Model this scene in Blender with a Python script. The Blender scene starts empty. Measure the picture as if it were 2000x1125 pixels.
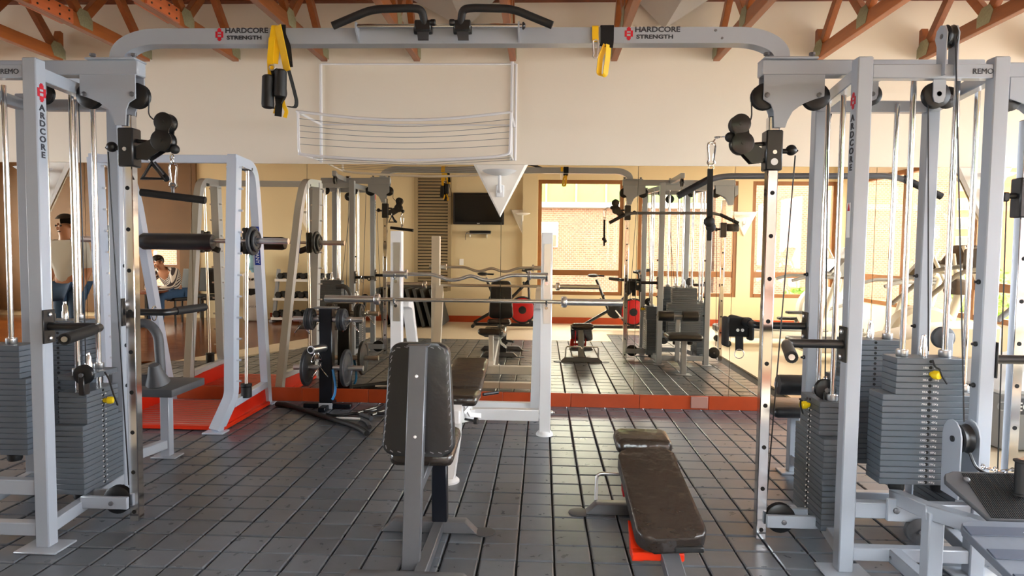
import bpy, bmesh, math, random
from mathutils import Vector as V, Matrix as M4, Euler

# ---------------------------------------------------------------- camera
SC = bpy.context.scene
COL = SC.collection
H = 1.42
cam = bpy.data.objects.new('camera', bpy.data.cameras.new('camera'))
COL.objects.link(cam)
SC.camera = cam
cam.data.sensor_width = 36.0
cam.data.lens = 1335.0 / 2000.0 * 36.0
cam.data.clip_start = 0.05
cam.data.clip_end = 400
yaw, pitch, roll = -0.0436, -0.0572, 0.0112
_f = V((math.sin(yaw) * math.cos(pitch), math.cos(yaw) * math.cos(pitch), math.sin(pitch)))
_r = V((math.cos(yaw), -math.sin(yaw), 0))
_u = _r.cross(_f)
_r2 = _r * math.cos(roll) + _u * math.sin(roll)
_u2 = -_r * math.sin(roll) + _u * math.cos(roll)
_m = M4((_r2, _u2, -_f)).transposed().to_4x4()
_m.translation = V((0, 0, H))
cam.matrix_world = _m

# ---------------------------------------------------------------- sky, daylight, exposure
vs = SC.view_settings
vs.view_transform = 'Standard'
vs.look = 'None'
vs.gamma = 1.0
vs.use_curve_mapping = False
vs.exposure = 1.5
world = bpy.data.worlds.new('world')
SC.world = world
world.use_nodes = True
nt = world.node_tree
bg = nt.nodes['Background']
bg.inputs[0].default_value = (0.86, 0.93, 1.0, 1)
bg.inputs[1].default_value = 9.0


def daylight_portal(loc, rot, sx, sy):
    l = bpy.data.lights.new('daylight_portal', 'AREA')
    l.shape = 'RECTANGLE'
    l.size, l.size_y = sx, sy
    l.cycles.is_portal = True
    o = bpy.data.objects.new('daylight_portal', l)
    COL.objects.link(o)
    o.location, o.rotation_euler = loc, rot


for x0, x1 in ((-0.05, 1.5), (1.85, 3.6), (3.98, 5.46), (-7.75, -7.1)):
    daylight_portal(((x0 + x1) / 2, -0.92, 1.65), (math.radians(-90), 0, 0), x1 - x0, 2.15)
daylight_portal((5.8, 2.6, 1.65), (math.radians(90), 0, math.radians(90)), 6.8, 2.15)
daylight_portal((-11.1, 2.6, 1.8), (math.radians(90), 0, math.radians(-90)), 5.4, 2.0)


YW = 6.13          # mirror plane
YB = -0.85         # wall behind the camera
XR = 5.7           # window wall to the right
XL = -11.0
ZC = 3.78          # ceiling

# ---------------------------------------------------------------- materials
def lin(h):
    h = h.lstrip('#')
    c = [int(h[i:i + 2], 16) / 255 for i in (0, 2, 4)]
    return tuple(((x + 0.055) / 1.055) ** 2.4 if x > 0.04045 else x / 12.92 for x in c) + (1,)


MATS = {}


def mat(name, col, rough=0.5, metal=0.0, var=0.0, scale=8.0, bump=0.0, bscale=60.0, coat=0.0, rvar=0.0, stretch=None, rand=0.0, spec=None, bdist=0.002, world_co=False):
    m = bpy.data.materials.new(name)
    m.use_nodes = True
    n = m.node_tree
    b = n.nodes['Principled BSDF']
    c = lin(col) if isinstance(col, str) else tuple(col) + ((1,) if len(col) == 3 else ())
    b.inputs['Base Color'].default_value = c
    b.inputs['Roughness'].default_value = rough
    b.inputs['Metallic'].default_value = metal
    if spec is not None:
        b.inputs['Specular IOR Level'].default_value = spec
    if coat:
        b.inputs['Coat Weight'].default_value = coat
        b.inputs['Coat Roughness'].default_value = 0.12
    tc = None
    if var or bump or rvar:
        tc = n.nodes.new('ShaderNodeTexCoord')
        src = tc.outputs['Object']
        if world_co:
            src = n.nodes.new('ShaderNodeNewGeometry').outputs['Position']
        if stretch:
            mp = n.nodes.new('ShaderNodeMapping')
            mp.inputs['Scale'].default_value = stretch
            n.links.new(src, mp.inputs[0])
            src = mp.outputs[0]
    fac = None
    if var or rvar:
        nz = n.nodes.new('ShaderNodeTexNoise')
        nz.inputs['Scale'].default_value = scale
        nz.inputs['Detail'].default_value = 5
        n.links.new(src, nz.inputs['Vector'])
        fac = nz.outputs['Fac']
    if var or rand:
        mx = n.nodes.new('ShaderNodeMix')
        mx.data_type = 'RGBA'
        v = max(var, rand)
        mx.inputs[6].default_value = tuple(max(0, x * (1 - v)) for x in c[:3]) + (1,)
        mx.inputs[7].default_value = tuple(min(1, x * (1 + v)) for x in c[:3]) + (1,)
        if rand:
            oi = n.nodes.new('ShaderNodeObjectInfo')
            if fac is not None:
                ad = n.nodes.new('ShaderNodeMath')
                ad.operation = 'MULTIPLY_ADD'
                ad.inputs[1].default_value = 0.7
                n.links.new(oi.outputs['Random'], ad.inputs[0])
                sb = n.nodes.new('ShaderNodeMath')
                sb.operation = 'SUBTRACT'
                sb.inputs[1].default_value = 0.35
                n.links.new(fac, sb.inputs[0])
                n.links.new(sb.outputs[0], ad.inputs[2])
                n.links.new(ad.outputs[0], mx.inputs[0])
            else:
                n.links.new(oi.outputs['Random'], mx.inputs[0])
        else:
            n.links.new(fac, mx.inputs[0])
        n.links.new(mx.outputs[2], b.inputs['Base Color'])
    if rvar:
        mr = n.nodes.new('ShaderNodeMapRange')
        mr.inputs[3].default_value = max(0.02, rough - rvar)
        mr.inputs[4].default_value = min(1, rough + rvar)
        n.links.new(fac, mr.inputs[0])
        n.links.new(mr.outputs[0], b.inputs['Roughness'])
    if bump:
        bn = n.nodes.new('ShaderNodeTexNoise')
        bn.inputs['Scale'].default_value = bscale
        bn.inputs['Detail'].default_value = 3
        n.links.new(src, bn.inputs['Vector'])
        bp = n.nodes.new('ShaderNodeBump')
        bp.inputs['Strength'].default_value = bump
        bp.inputs['Distance'].default_value = bdist
        n.links.new(bn.outputs['Fac'], bp.inputs['Height'])
        n.links.new(bp.outputs[0], b.inputs['Normal'])
    MATS[name] = m
    return m


mat('cream_wall', '#F5EBD9', 0.85, var=0.03, scale=1.3, bump=0.15, bscale=90)
mat('back_wall', '#DDCBA6', 0.85, var=0.03, scale=1.3, bump=0.15, bscale=90)
mat('plaster_white', '#F5EEE2', 0.8, var=0.02, scale=3)
mat('plaster_grey', '#CFC8BE', 0.85, var=0.03, scale=2)
mat('ceiling_cream', '#EFE8DB', 0.9)
mat('timber', '#9A5422', 0.42, var=0.35, scale=4, stretch=(9, 1.2, 9), coat=0.15, rand=0.2)
mat('timber_light', '#D9A06A', 0.45, var=0.2, scale=4, stretch=(9, 1.2, 9))
mat('splice', '#C7683A', 0.45, var=0.2, scale=4, stretch=(9, 1.2, 9))
mat('timber_dark', '#7A3A16', 0.5, var=0.3, scale=4, stretch=(1.2, 9, 9))
mat('gusset', '#9A9878', 0.5, 0.4, var=0.3, scale=60)
mat('terracotta', '#B4461C', 0.35, var=0.22, scale=7, rand=0.15)
mat('outlet_pink', '#B08478', 0.5)
mat('rubber_tile', '#63686F', 0.29, var=0.2, scale=14, bump=0.1, bscale=40, rvar=0.05, rand=0.22, world_co=True)
mat('rubber_base', '#08080A', 0.8)
mat('vinyl', '#DDCDB2', 0.35, var=0.05, scale=2)
mat('paint_grey', '#A3AAB4', 0.3, var=0.02, scale=3, coat=0.3)
mat('plate_grey', '#5C636B', 0.42, var=0.05, scale=20)
mat('plate_edge', '#5A6067', 0.5)
mat('black_metal', '#191A1C', 0.35, coat=0.2)
mat('black_rubber', '#161617', 0.6, var=0.2, scale=40)
mat('black_plastic', '#141416', 0.4)
mat('charcoal_metal', '#6B6C70', 0.35, 0.3, var=0.06, scale=30)
mat('dark_grey', '#4A4C50', 0.5)
mat('chrome', (0.74, 0.75, 0.77), 0.1, 1.0)
mat('steel', (0.80, 0.80, 0.81), 0.30, 1.0)
mat('steel_warm', (0.80, 0.75, 0.68), 0.3, 1.0)
mat('white_paint', '#F1F1F2', 0.3, coat=0.3)
mat('white_matte', '#ECECEC', 0.5)
mat('smith_paint', '#C6D0DF', 0.32, coat=0.3)
mat('red_paint', '#DE2A10', 0.35, var=0.06, scale=8)
mat('orange_red', '#E8330C', 0.35)
mat('pink_grey', '#C98B84', 0.5)
mat('vinyl_black', '#222224', 0.33, var=0.15, scale=6, bump=0.5, bscale=12, spec=0.7, bdist=0.008)
mat('vinyl_brown', '#332B26', 0.27, var=0.15, scale=6, bump=0.8, bscale=9, spec=0.8, bdist=0.02)
mat('stitch', '#8E8E92', 0.6)
mat('iron_plate', '#3C3E42', 0.45, 0.2, var=0.1, scale=25)
mat('navy', '#10131C', 0.35)
mat('yellow', '#F4C20C', 0.55, var=0.1, scale=30)
mat('yellow_knob', '#F6D312', 0.35)
mat('webbing', '#121212', 0.8, bump=0.6, bscale=300)
mat('logo_red', '#C3162C', 0.45)
mat('logo_dark', '#2E3038', 0.5)
mat('label_blue', '#1F3A93', 0.4)
mat('label_white', '#F2F2F2', 0.5)
mat('cable', '#17171A', 0.4)
mat('blue_tube', '#2E8FD6', 0.4)
mat('window_wood', '#8A5A30', 0.45, var=0.15, scale=5)
mat('brown_panel', '#6B4A26', 0.6, var=0.2, scale=3)
mat('louvre', '#A3906F', 0.5)
mat('dark', '#0B0A09', 0.8)
mat('screen', '#050505', 0.12)
mat('foam_mat', '#3E3E3C', 0.7, var=0.1, scale=6)
mat('bike_red', '#B31317', 0.35)
mat('skin', '#B98263', 0.5)
mat('hair', '#17110D', 0.5)
mat('jeans', '#3B5C86', 0.85, var=0.15, scale=30)
mat('shirt_grey', '#C9CCCB', 0.85)
mat('towel_red', '#B01524', 0.9)
mat('cardio_beige', '#D9D3C6', 0.45)
mat('cardio_grey', '#8B8B8A', 0.5)
mat('cardio_brown', '#4A3C33', 0.5)
mat('concrete', '#B9B2A6', 0.85)
mat('green_roof', '#5F7A44', 0.7, var=0.3, scale=0.6)
mat('leaf', '#6E8F3C', 0.7, var=0.4, scale=6)
mat('apt_orange', '#96653E', 0.9, var=0.05, scale=0.4)
mat('apt_white', '#B5AFA6', 0.9)
mat('apt_glass', '#5A544C', 0.25)
mat('water_blue', '#7FA9BD', 0.1)
mat('grass_far', '#9A948C', 0.9)


def mirror_mat():
    m = bpy.data.materials.new('mirror_glass')
    m.use_nodes = True
    b = m.node_tree.nodes['Principled BSDF']
    b.inputs['Base Color'].default_value = (0.86, 0.745, 0.57, 1)
    b.inputs['Metallic'].default_value = 1
    b.inputs['Roughness'].default_value = 0.0
    MATS['mirror'] = m


def glass_mat():
    m = bpy.data.materials.new('window_glass')
    m.use_nodes = True
    n = m.node_tree
    n.nodes.remove(n.nodes['Principled BSDF'])
    t = n.nodes.new('ShaderNodeBsdfTransparent')
    g = n.nodes.new('ShaderNodeBsdfGlossy')
    g.inputs['Roughness'].default_value = 0.02
    lw = n.nodes.new('ShaderNodeLayerWeight')
    pw = n.nodes.new('ShaderNodeMath')
    pw.operation = 'POWER'
    pw.inputs[1].default_value = 5
    n.links.new(lw.outputs['Facing'], pw.inputs[0])
    fr = n.nodes.new('ShaderNodeMath')
    fr.operation = 'MULTIPLY_ADD'
    fr.inputs[1].default_value = 0.9
    fr.inputs[2].default_value = 0.06
    n.links.new(pw.outputs[0], fr.inputs[0])
    mx = n.nodes.new('ShaderNodeMixShader')
    n.links.new(fr.outputs[0], mx.inputs[0])
    n.links.new(t.outputs[0], mx.inputs[1])
    n.links.new(g.outputs[0], mx.inputs[2])
    n.links.new(mx.outputs[0], n.nodes['Material Output'].inputs[0])
    MATS['glass'] = m


def brick_mat(name, c1, c2, mortar, scale):
    m = bpy.data.materials.new(name)
    m.use_nodes = True
    n = m.node_tree
    b = n.nodes['Principled BSDF']
    b.inputs['Roughness'].default_value = 0.9
    tc = n.nodes.new('ShaderNodeTexCoord')
    mp = n.nodes.new('ShaderNodeMapping')
    mp.inputs['Rotation'].default_value = (math.radians(90), 0, 0)
    br = n.nodes.new('ShaderNodeTexBrick')
    br.inputs['Color1'].default_value = lin(c1)
    br.inputs['Color2'].default_value = lin(c2)
    br.inputs['Mortar'].default_value = lin(mortar)
    br.inputs['Scale'].default_value = scale
    n.links.new(tc.outputs['Object'], mp.inputs[0])
    n.links.new(mp.outputs[0], br.inputs['Vector'])
    n.links.new(br.outputs['Color'], b.inputs['Base Color'])
    MATS[name] = m


def parquet_mat():
    m = bpy.data.materials.new('parquet')
    m.use_nodes = True
    n = m.node_tree
    b = n.nodes['Principled BSDF']
    b.inputs['Roughness'].default_value = 0.18
    tc = n.nodes.new('ShaderNodeTexCoord')
    br = n.nodes.new('ShaderNodeTexBrick')
    br.inputs['Color1'].default_value = lin('#8A4A1C')
    br.inputs['Color2'].default_value = lin('#5F2E10')
    br.inputs['Mortar'].default_value = lin('#3A1B0A')
    br.inputs['Scale'].default_value = 3.0
    br.inputs['Mortar Size'].default_value = 0.004
    n.links.new(tc.outputs['Object'], br.inputs['Vector'])
    n.links.new(br.outputs['Color'], b.inputs['Base Color'])
    MATS['parquet'] = m


def stripe_mat(name, c1, c2, scale):
    m = bpy.data.materials.new(name)
    m.use_nodes = True
    n = m.node_tree
    b = n.nodes['Principled BSDF']
    b.inputs['Roughness'].default_value = 0.9
    tc = n.nodes.new('ShaderNodeTexCoord')
    w = n.nodes.new('ShaderNodeTexWave')
    w.inputs['Scale'].default_value = scale
    w.bands_direction = 'DIAGONAL'
    cr = n.nodes.new('ShaderNodeValToRGB')
    cr.color_ramp.elements[0].position = 0.45
    cr.color_ramp.elements[1].position = 0.55
    cr.color_ramp.elements[0].color = lin(c1)
    cr.color_ramp.elements[1].color = lin(c2)
    n.links.new(tc.outputs['Object'], w.inputs['Vector'])
    n.links.new(w.outputs['Fac'], cr.inputs[0])
    n.links.new(cr.outputs[0], b.inputs['Base Color'])
    MATS[name] = m


mirror_mat()
glass_mat()
brick_mat('brick', '#75503E', '#634536', '#84746A', 4.2)
parquet_mat()
stripe_mat('striped_cloth', '#E7E0D8', '#4A4246', 9.0)

# ---------------------------------------------------------------- mesh helpers
def frame(d, up=(0, 0, 1)):
    d = V(d).normalized()
    up = V(up)
    if abs(d.dot(up.normalized())) > 0.98:
        up = V((0, 1, 0))
    x = up.cross(d).normalized()
    y = d.cross(x).normalized()
    return x, y, d


def fillet(pts, R, k=5):
    """Round the inner corners of a polyline."""
    pts = [V(p) for p in pts]
    out = [pts[0]]
    for i in range(1, len(pts) - 1):
        a, b, c = pts[i - 1], pts[i], pts[i + 1]
        d1, d2 = (a - b), (c - b)
        t = min(R, d1.length * 0.49, d2.length * 0.49)
        p, q = b + d1.normalized() * t, b + d2.normalized() * t
        for j in range(k + 1):
            s = j / k
            out.append(p * (1 - s) ** 2 + b * 2 * s * (1 - s) + q * s * s)
    out.append(pts[-1])
    return out


class MB:
    def __init__(s):
        s.bm = bmesh.new()

    def _add(s, vs, fs):
        b = [s.bm.verts.new(v) for v in vs]
        out = []
        for f in fs:
            try:
                out.append(s.bm.faces.new([b[i] for i in f]))
            except ValueError:
                pass
        return b, out

    def box(s, c, size, rz=0, b=0.0, seg=1, rot=None):
        hx, hy, hz = size[0] / 2, size[1] / 2, size[2] / 2
        R = rot if rot is not None else M4.Rotation(rz, 3, 'Z')
        vs = [V(c) + R @ V((x * hx, y * hy, z * hz)) for z in (-1, 1) for y in (-1, 1) for x in (-1, 1)]
        bv, fs = s._add(vs, [(0, 2, 3, 1), (4, 5, 7, 6), (0, 1, 5, 4), (2, 6, 7, 3), (0, 4, 6, 2), (1, 3, 7, 5)])
        if b > 0:
            es = list({e for f in fs for e in f.edges})
            bmesh.ops.bevel(s.bm, geom=es, offset=min(b, hx * .98, hy * .98, hz * .98), segments=seg, profile=0.5, affect='EDGES', clamp_overlap=True)
        return s

    def bar(s, p, q, w, h=None, up=(0, 0, 1), b=0.004):
        """Square tube from p to q, w across, h along up."""
        p, q = V(p), V(q)
        h = w if h is None else h
        x, y, d = frame(q - p, up)
        R = M4((x, y, d)).transposed()
        return s.box((p + q) / 2, (w, h, (q - p).length), b=b, rot=R)

    def tube(s, pts, r, n=10, closed=False, caps=True):
        pts = [V(p) for p in pts]
        N = len(pts)
        rr = r if isinstance(r, (list, tuple)) else [r] * N
        rings = []
        px = None
        for i in range(N):
            if closed:
                t = (pts[(i + 1) % N] - pts[i - 1]).normalized()
            elif i == 0:
                t = (pts[1] - pts[0]).normalized()
            elif i == N - 1:
                t = (pts[-1] - pts[-2]).normalized()
            else:
                t = ((pts[i + 1] - pts[i]).normalized() + (pts[i] - pts[i - 1]).normalized())
                t = t.normalized() if t.length > 1e-6 else (pts[i + 1] - pts[i]).normalized()
            if px is None:
                px = frame(t)[0]
            px = (px - t * px.dot(t))
            px = px.normalized() if px.length > 1e-6 else frame(t)[0]
            py = t.cross(px)
            rings.append([s.bm.verts.new(pts[i] + (px * math.cos(a) + py * math.sin(a)) * rr[i]) for a in [2 * math.pi * k / n for k in range(n)]])
        for i in range(N if closed else N - 1):
            A, B = rings[i], rings[(i + 1) % N]
            for k in range(n):
                s.bm.faces.new((A[k], A[(k + 1) % n], B[(k + 1) % n], B[k]))
        if caps and not closed:
            s.bm.faces.new(rings[0][::-1])
            s.bm.faces.new(rings[-1])
        return s

    def flat(s, pts, w, t, side=(1, 0, 0)):
        """A strap: rectangular section w x t swept along pts, width along side (one vector or one per point)."""
        pts = [V(p) for p in pts]
        N = len(pts)
        rings = []
        for i in range(N):
            d = (pts[min(i + 1, N - 1)] - pts[max(i - 1, 0)]).normalized()
            sd = V(side[i]) if isinstance(side[0], (tuple, list, V)) else V(side)
            sd = (sd - d * sd.dot(d)).normalized()
            nn = d.cross(sd)
            ww = w[i] if isinstance(w, (list, tuple)) else w
            rings.append([s.bm.verts.new(pts[i] + sd * a * ww / 2 + nn * b * t / 2) for a, b in ((-1, -1), (1, -1), (1, 1), (-1, 1))])
        for i in range(N - 1):
            for k in range(4):
                s.bm.faces.new((rings[i][k], rings[i][(k + 1) % 4], rings[i + 1][(k + 1) % 4], rings[i + 1][k]))
        s.bm.faces.new(rings[0][::-1])
        s.bm.faces.new(rings[-1])
        return s

    def cyl(s, p, q, r, n=16, r2=None):
        return s.tube([p, q], [r, r if r2 is None else r2], n)

    def lathe(s, p, axis, prof, n=20):
        """prof: (radius, height along axis) pairs from p."""
        p = V(p)
        x, y, d = frame(axis)
        rings = []
        for r, h in prof:
            r = max(r, 1e-4)
            rings.append([s.bm.verts.new(p + d * h + (x * math.cos(a) + y * math.sin(a)) * r) for a in [2 * math.pi * k / n for k in range(n)]])
        for A, B in zip(rings, rings[1:]):
            for k in range(n):
                s.bm.faces.new((A[k], A[(k + 1) % n], B[(k + 1) % n], B[k]))
        s.bm.faces.new(rings[0][::-1])
        s.bm.faces.new(rings[-1])
        return s

    def ring(s, c, axis, R, r, n=24, m=8, sx=1.0):
        x, y, d = frame(axis)
        return s.tube([V(c) + x * R * math.cos(2 * math.pi * k / n) * sx + y * R * math.sin(2 * math.pi * k / n) for k in range(n)], r, m, closed=True)

    def prism(s, poly, vec, b=0.0):
        poly = [V(p) for p in poly]
        vec = V(vec)
        n = len(poly)
        bv, fs = s._add(poly + [p + vec for p in poly], [tuple(range(n))[::-1], tuple(range(n, 2 * n))] + [(i, (i + 1) % n, n + (i + 1) % n, n + i) for i in range(n)])
        if b > 0:
            es = list({e for f in fs for e in f.edges})
            bmesh.ops.bevel(s.bm, geom=es, offset=b, segments=1, profile=0.5, affect='EDGES', clamp_overlap=True)
        return s

    def ball(s, c, r, sc=(1, 1, 1), n=14):
        ret = bmesh.ops.create_uvsphere(s.bm, u_segments=n, v_segments=max(6, n // 2 + 2), radius=r)
        for v in ret['verts']:
            v.co = V(c) + V((v.co.x * sc[0], v.co.y * sc[1], v.co.z * sc[2]))
        return s

    def poly(s, pts):
        s._add([V(p) for p in pts], [tuple(range(len(pts)))])
        return s

    def mesh(s, name, m, smooth=True, ang=38):
        bmesh.ops.recalc_face_normals(s.bm, faces=s.bm.faces[:])
        me = bpy.data.meshes.new(name)
        s.bm.to_mesh(me)
        s.bm.free()
        me.materials.append(MATS[m])
        if smooth:
            me.shade_smooth()
            me.set_sharp_from_angle(angle=math.radians(ang))
        return me

    def build(s, name, m, parent=None, smooth=True, label=None, kind=None, ang=38):
        return link(name, s.mesh(name, m, smooth, ang), parent, label, kind)


def link(name, me, parent=None, label=None, kind=None):
    o = bpy.data.objects.new(name, me)
    COL.objects.link(o)
    if parent is not None:
        adopt(o, parent)
    if label:
        o['label'] = label
    if kind:
        o['kind'] = kind
    return o


WM = {}


def wmat(o):
    """World matrix without a depsgraph update."""
    m = M4.LocRotScale(o.location, o.rotation_euler, o.scale)
    if o.parent is not None:
        m = wmat(o.parent) @ o.matrix_parent_inverse @ m
    return m


def adopt(o, parent):
    o.parent = parent
    o.matrix_parent_inverse = wmat(parent).inverted()


def tag(o, label, cat, group=None, kind=None):
    o['label'] = label
    o['category'] = cat
    if group:
        o['group'] = group
    if kind:
        o['kind'] = kind
    return o


def thing(name, loc, label, cat, group=None):
    o = bpy.data.objects.new(name, None)
    o.empty_display_size = 0.1
    COL.objects.link(o)
    o.location = loc
    return tag(o, label, cat, group)


def kids(o):
    return [c for c in COL.objects if c.parent == o]


def copy_tree(o, loc=None, rz=None, label=None, parent=None, table=None):
    if table is None:
        table = {}
        for c in COL.objects:
            if c.parent is not None:
                table.setdefault(c.parent.name, []).append(c)
    c = o.copy()
    COL.objects.link(c)
    if parent is not None:
        c.parent = parent
    if loc is not None:
        c.location = loc
    if rz is not None:
        c.rotation_euler = (0, 0, rz)
    if label:
        c['label'] = label
    for ch in table.get(o.name, []):
        copy_tree(ch, parent=c, table=table)
    return c


def struct(name, mb, m, label=None, **k):
    o = mb.build(name, m, **k)
    o['kind'] = 'structure'
    if label:
        o['label'] = label
    return o


def text(name, body, m, size, origin, xdir, ydir, parent, ext=0.0008, align='LEFT', sx=1.0, space=1.0, offset=0.0, kind=None):
    """Lettering as a flat mesh: baseline along xdir, letters upright along ydir."""
    cu = bpy.data.curves.new(name, 'FONT')
    cu.body = body
    cu.size = size
    cu.extrude = ext
    cu.align_x = align
    cu.space_character = space
    cu.offset = offset
    cu.resolution_u = 3
    t = bpy.data.objects.new('tmp', cu)
    COL.objects.link(t)
    dg = bpy.context.evaluated_depsgraph_get()
    me = bpy.data.meshes.new_from_object(t.evaluated_get(dg))
    bpy.data.objects.remove(t)
    bpy.data.curves.remove(cu)
    x, y = V(xdir).normalized(), V(ydir).normalized()
    z = x.cross(y)
    mm = M4((x * sx, y, z)).transposed().to_4x4()
    mm.translation = V(origin)
    me.transform(mm)
    me.materials.clear()
    me.materials.append(MATS[m])
    return link(name, me, parent, kind=kind)

# ================================================================ SETTING
# ---- floor
XS = 2.45
fl = struct('floor', MB().box((-2.65, 2.65, -0.07), (17.0, 7.2, 0.10)), 'rubber_base')


def sheet(name, pts, m):
    MB().prism([(x, y, -0.02) for x, y in pts], (0, 0, 0.02)).build(name, m, fl, smooth=False)


sheet('vinyl_sheet', [(-3.5, YB), (XR, YB), (XR, 0.73), (1.1, 0.73), (1.1, 1.64), (-2.72, 1.64), (-4.02, 4.0), (-4.5, 4.1), (-3.5, 1.6)], 'vinyl')
sheet('vinyl_sheet', [(XS, 0.73), (XR, 0.73), (XR, 6.2), (XS, 6.2)], 'vinyl')
sheet('parquet_flooring', [(XL, YB), (-3.5, YB), (-3.5, 1.6), (-4.5, 4.1), (-4.85, 4.2), (-4.85, 6.2), (XL, 6.2)], 'parquet')


def tile_verts(x, y, w, d, z=0.0, notch=0.006):
    hx, hy, t = w / 2, d / 2, 0.02
    lo = [(x + a * hx, y + b * hy, z - t) for a, b in ((-1, -1), (1, -1), (1, 1), (-1, 1))]
    md = [(x + a * hx, y + b * hy, z - notch * .6) for a, b in ((-1, -1), (1, -1), (1, 1), (-1, 1))]
    tp = [(x + a * (hx - notch), y + b * (hy - notch), z) for a, b in ((-1, -1), (1, -1), (1, 1), (-1, 1))]
    fs = [(8, 9, 10, 11)]
    for k in range(4):
        j = (k + 1) % 4
        fs += [(k, j, 4 + j, 4 + k), (4 + k, 4 + j, 8 + j, 8 + k)]
    return lo + md + tp, fs


PX, PY = 0.1718, 0.1737
rnd = random.Random(4)
variants = []
for k in range(4):
    b = MB()
    b._add(*tile_verts(0, 0, PX - 0.009 - 0.002 * (k % 2), PY - 0.006 - 0.002 * (k // 2)))
    if k == 3:      # the small interlocking tab of a panel edge
        b.cyl((0.03, PY / 2 - 0.012, -0.004), (0.03, PY / 2 - 0.012, 0.0015), 0.011, 8)
    variants.append(b.mesh('tile', 'rubber_tile', ang=25))


def pix(x, y, z=0.0):
    d = V((x, y, z)) - V((0, 0, H))
    w = d.dot(_f)
    return (1000 + 1335 * d.dot(_r2) / w, 562.5 - 1335 * d.dot(_u2) / w, w) if w > 0.1 else None


cells = []
for i in range(-30, 20):
    for j in range(-14, 18):
        x, y = 0.0745 + PX * (i + 0.5), 3.044 + PY * (j + 0.5)
        if y > 6.12 or y < (0.78 if x > 1.15 else 1.68) or x > XS - 0.08:
            continue
        xb = -4.05 + max(0, (4.0 - y)) * 0.55 if y < 4 else -4.8
        if x < xb + 0.1:
            continue
        cells.append((x, y))
front_cells = []
for x, y in cells:
    q = pix(x, y)
    if q and -40 < q[0] < 2040 and q[1] < 1175:
        front_cells.append((q[2], x, y))
front_cells.sort()
near = front_cells[:298]
nearset = {(x, y) for _, x, y in near}
for _, x, y in near:
    o = bpy.data.objects.new('tile', variants[rnd.choices((0, 1, 2, 3), (4, 3, 3, 1))[0]])
    COL.objects.link(o)
    o.location = (x, y, rnd.uniform(-0.0022, 0.0008))
    o.rotation_euler = (rnd.uniform(-.009, .009), rnd.uniform(-.009, .009), rnd.choice((0, math.pi)) + rnd.uniform(-.004, .004))
    adopt(o, fl)
vs_, fs_ = [], []
for x, y in cells:
    if (x, y) in nearset:
        continue
    a, f = tile_verts(x, y, PX - 0.010, PY - 0.007, rnd.uniform(-0.0022, 0.0008))
    fs_ += [tuple(i + len(vs_) for i in t) for t in f]
    vs_ += a
b = MB()
b._add(vs_, fs_)
b.build('tile_field', 'rubber_tile', fl, kind='stuff', ang=25)

# ---- walls
W0 = XR
struct('wall_front', MB().box(((XL + XR) / 2, YW + 0.13, 1.9), (XR - XL + .4, 0.2, 3.8)).box(((XL + XR) / 2, YW + 0.02, 2.98), (XR - XL, 0.06, 1.63)), 'cream_wall')
# mirror panels with fine joints, one thing each
seams = [-5.4, -4.2, -3.2, -2.13, -0.372, 0.838, 1.682, 2.9, 4.1, 5.6]
where = ['behind the left cable tower', 'left of the smith machine bar', 'behind the smith machine', 'behind the plate tree and drying rack',
         'behind the white bench press rack', 'behind the low weight bench with the red bracket', 'beside the right chrome column', 'behind the right cable tower', 'at the far end behind the exercise machines']
for k in range(len(seams) - 1):
    a, c = seams[k], seams[k + 1]
    o = MB().box(((a + c) / 2, YW + 0.004, 1.145), (c - a - 0.004, 0.008, 2.04)).build('mirror', 'mirror', smooth=False)
    tag(o, 'frameless wall mirror panel ' + where[k], 'mirror', 'mirror panels along the front wall')
bb = struct('baseboard_front', MB().box(((XL + XR) / 2, YW + 0.012, 0.06), (XR - XL, 0.012, 0.11)), 'terracotta')
x = -0.34 - 0.615 * 9
while x < XR - .1:
    MB().box((x + 0.3075, YW - 0.004, 0.062), (0.611, 0.022, 0.122), b=0.002).build('tile', 'terracotta', bb)
    x += 0.615
MB().box((1.42, YW - 0.022, 0.068), (0.15, 0.014, 0.105), b=0.003).build('outlet_cover', 'outlet_pink', bb, label='pale pink outlet cover set in the orange skirting')

WINX = [(-7.75, -7.1), (-0.09, 1.53), (1.81, 3.67), (3.94, 5.5)]
ZS, ZT = 0.55, 2.74
w = MB()
w.box(((XL + XR) / 2, YB - 0.1, ZS / 2), (XR - XL + .4, 0.2, ZS)).box(((XL + XR) / 2, YB - 0.1, (ZT + 3.8) / 2), (XR - XL + .4, 0.2, 3.8 - ZT))
ed = [XL - .2] + [v for p in WINX for v in p] + [XR + .2]
for k in range(0, len(ed), 2):
    w.box(((ed[k] + ed[k + 1]) / 2, YB - 0.1, (ZS + ZT) / 2), (ed[k + 1] - ed[k], 0.2, ZT - ZS))
struct('wall_back', w, 'back_wall')
struct('trim_4', MB().box((-7.435, YB + 0.03, 0.28), (.73, 0.05, 0.56)).box((-8.4, YB + 0.03, 1.9), (1.2, 0.05, 3.6)).box((-6.9, YB + 0.03, 1.9), (0.34, 0.05, 3.6)).box((-7.435, YB + 0.03, 2.6), (0.73, 0.05, 2.4)).box((-10.0, YB + 0.03, 1.9), (2.0, 0.05, 3.6)), 'brown_panel')
struct('baseboard_back', MB().box((0.2, YB + 0.01, 0.06), (11.0, 0.02, 0.12)), 'terracotta')
struct('pillar_1', MB().box((-0.24, YB + 0.06, 1.9), (0.28, 0.12, 3.8)), 'back_wall')
struct('pillar_2', MB().box((5.6, YB + 0.1, 1.9), (0.2, 0.2, 3.8)), 'back_wall')


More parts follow.
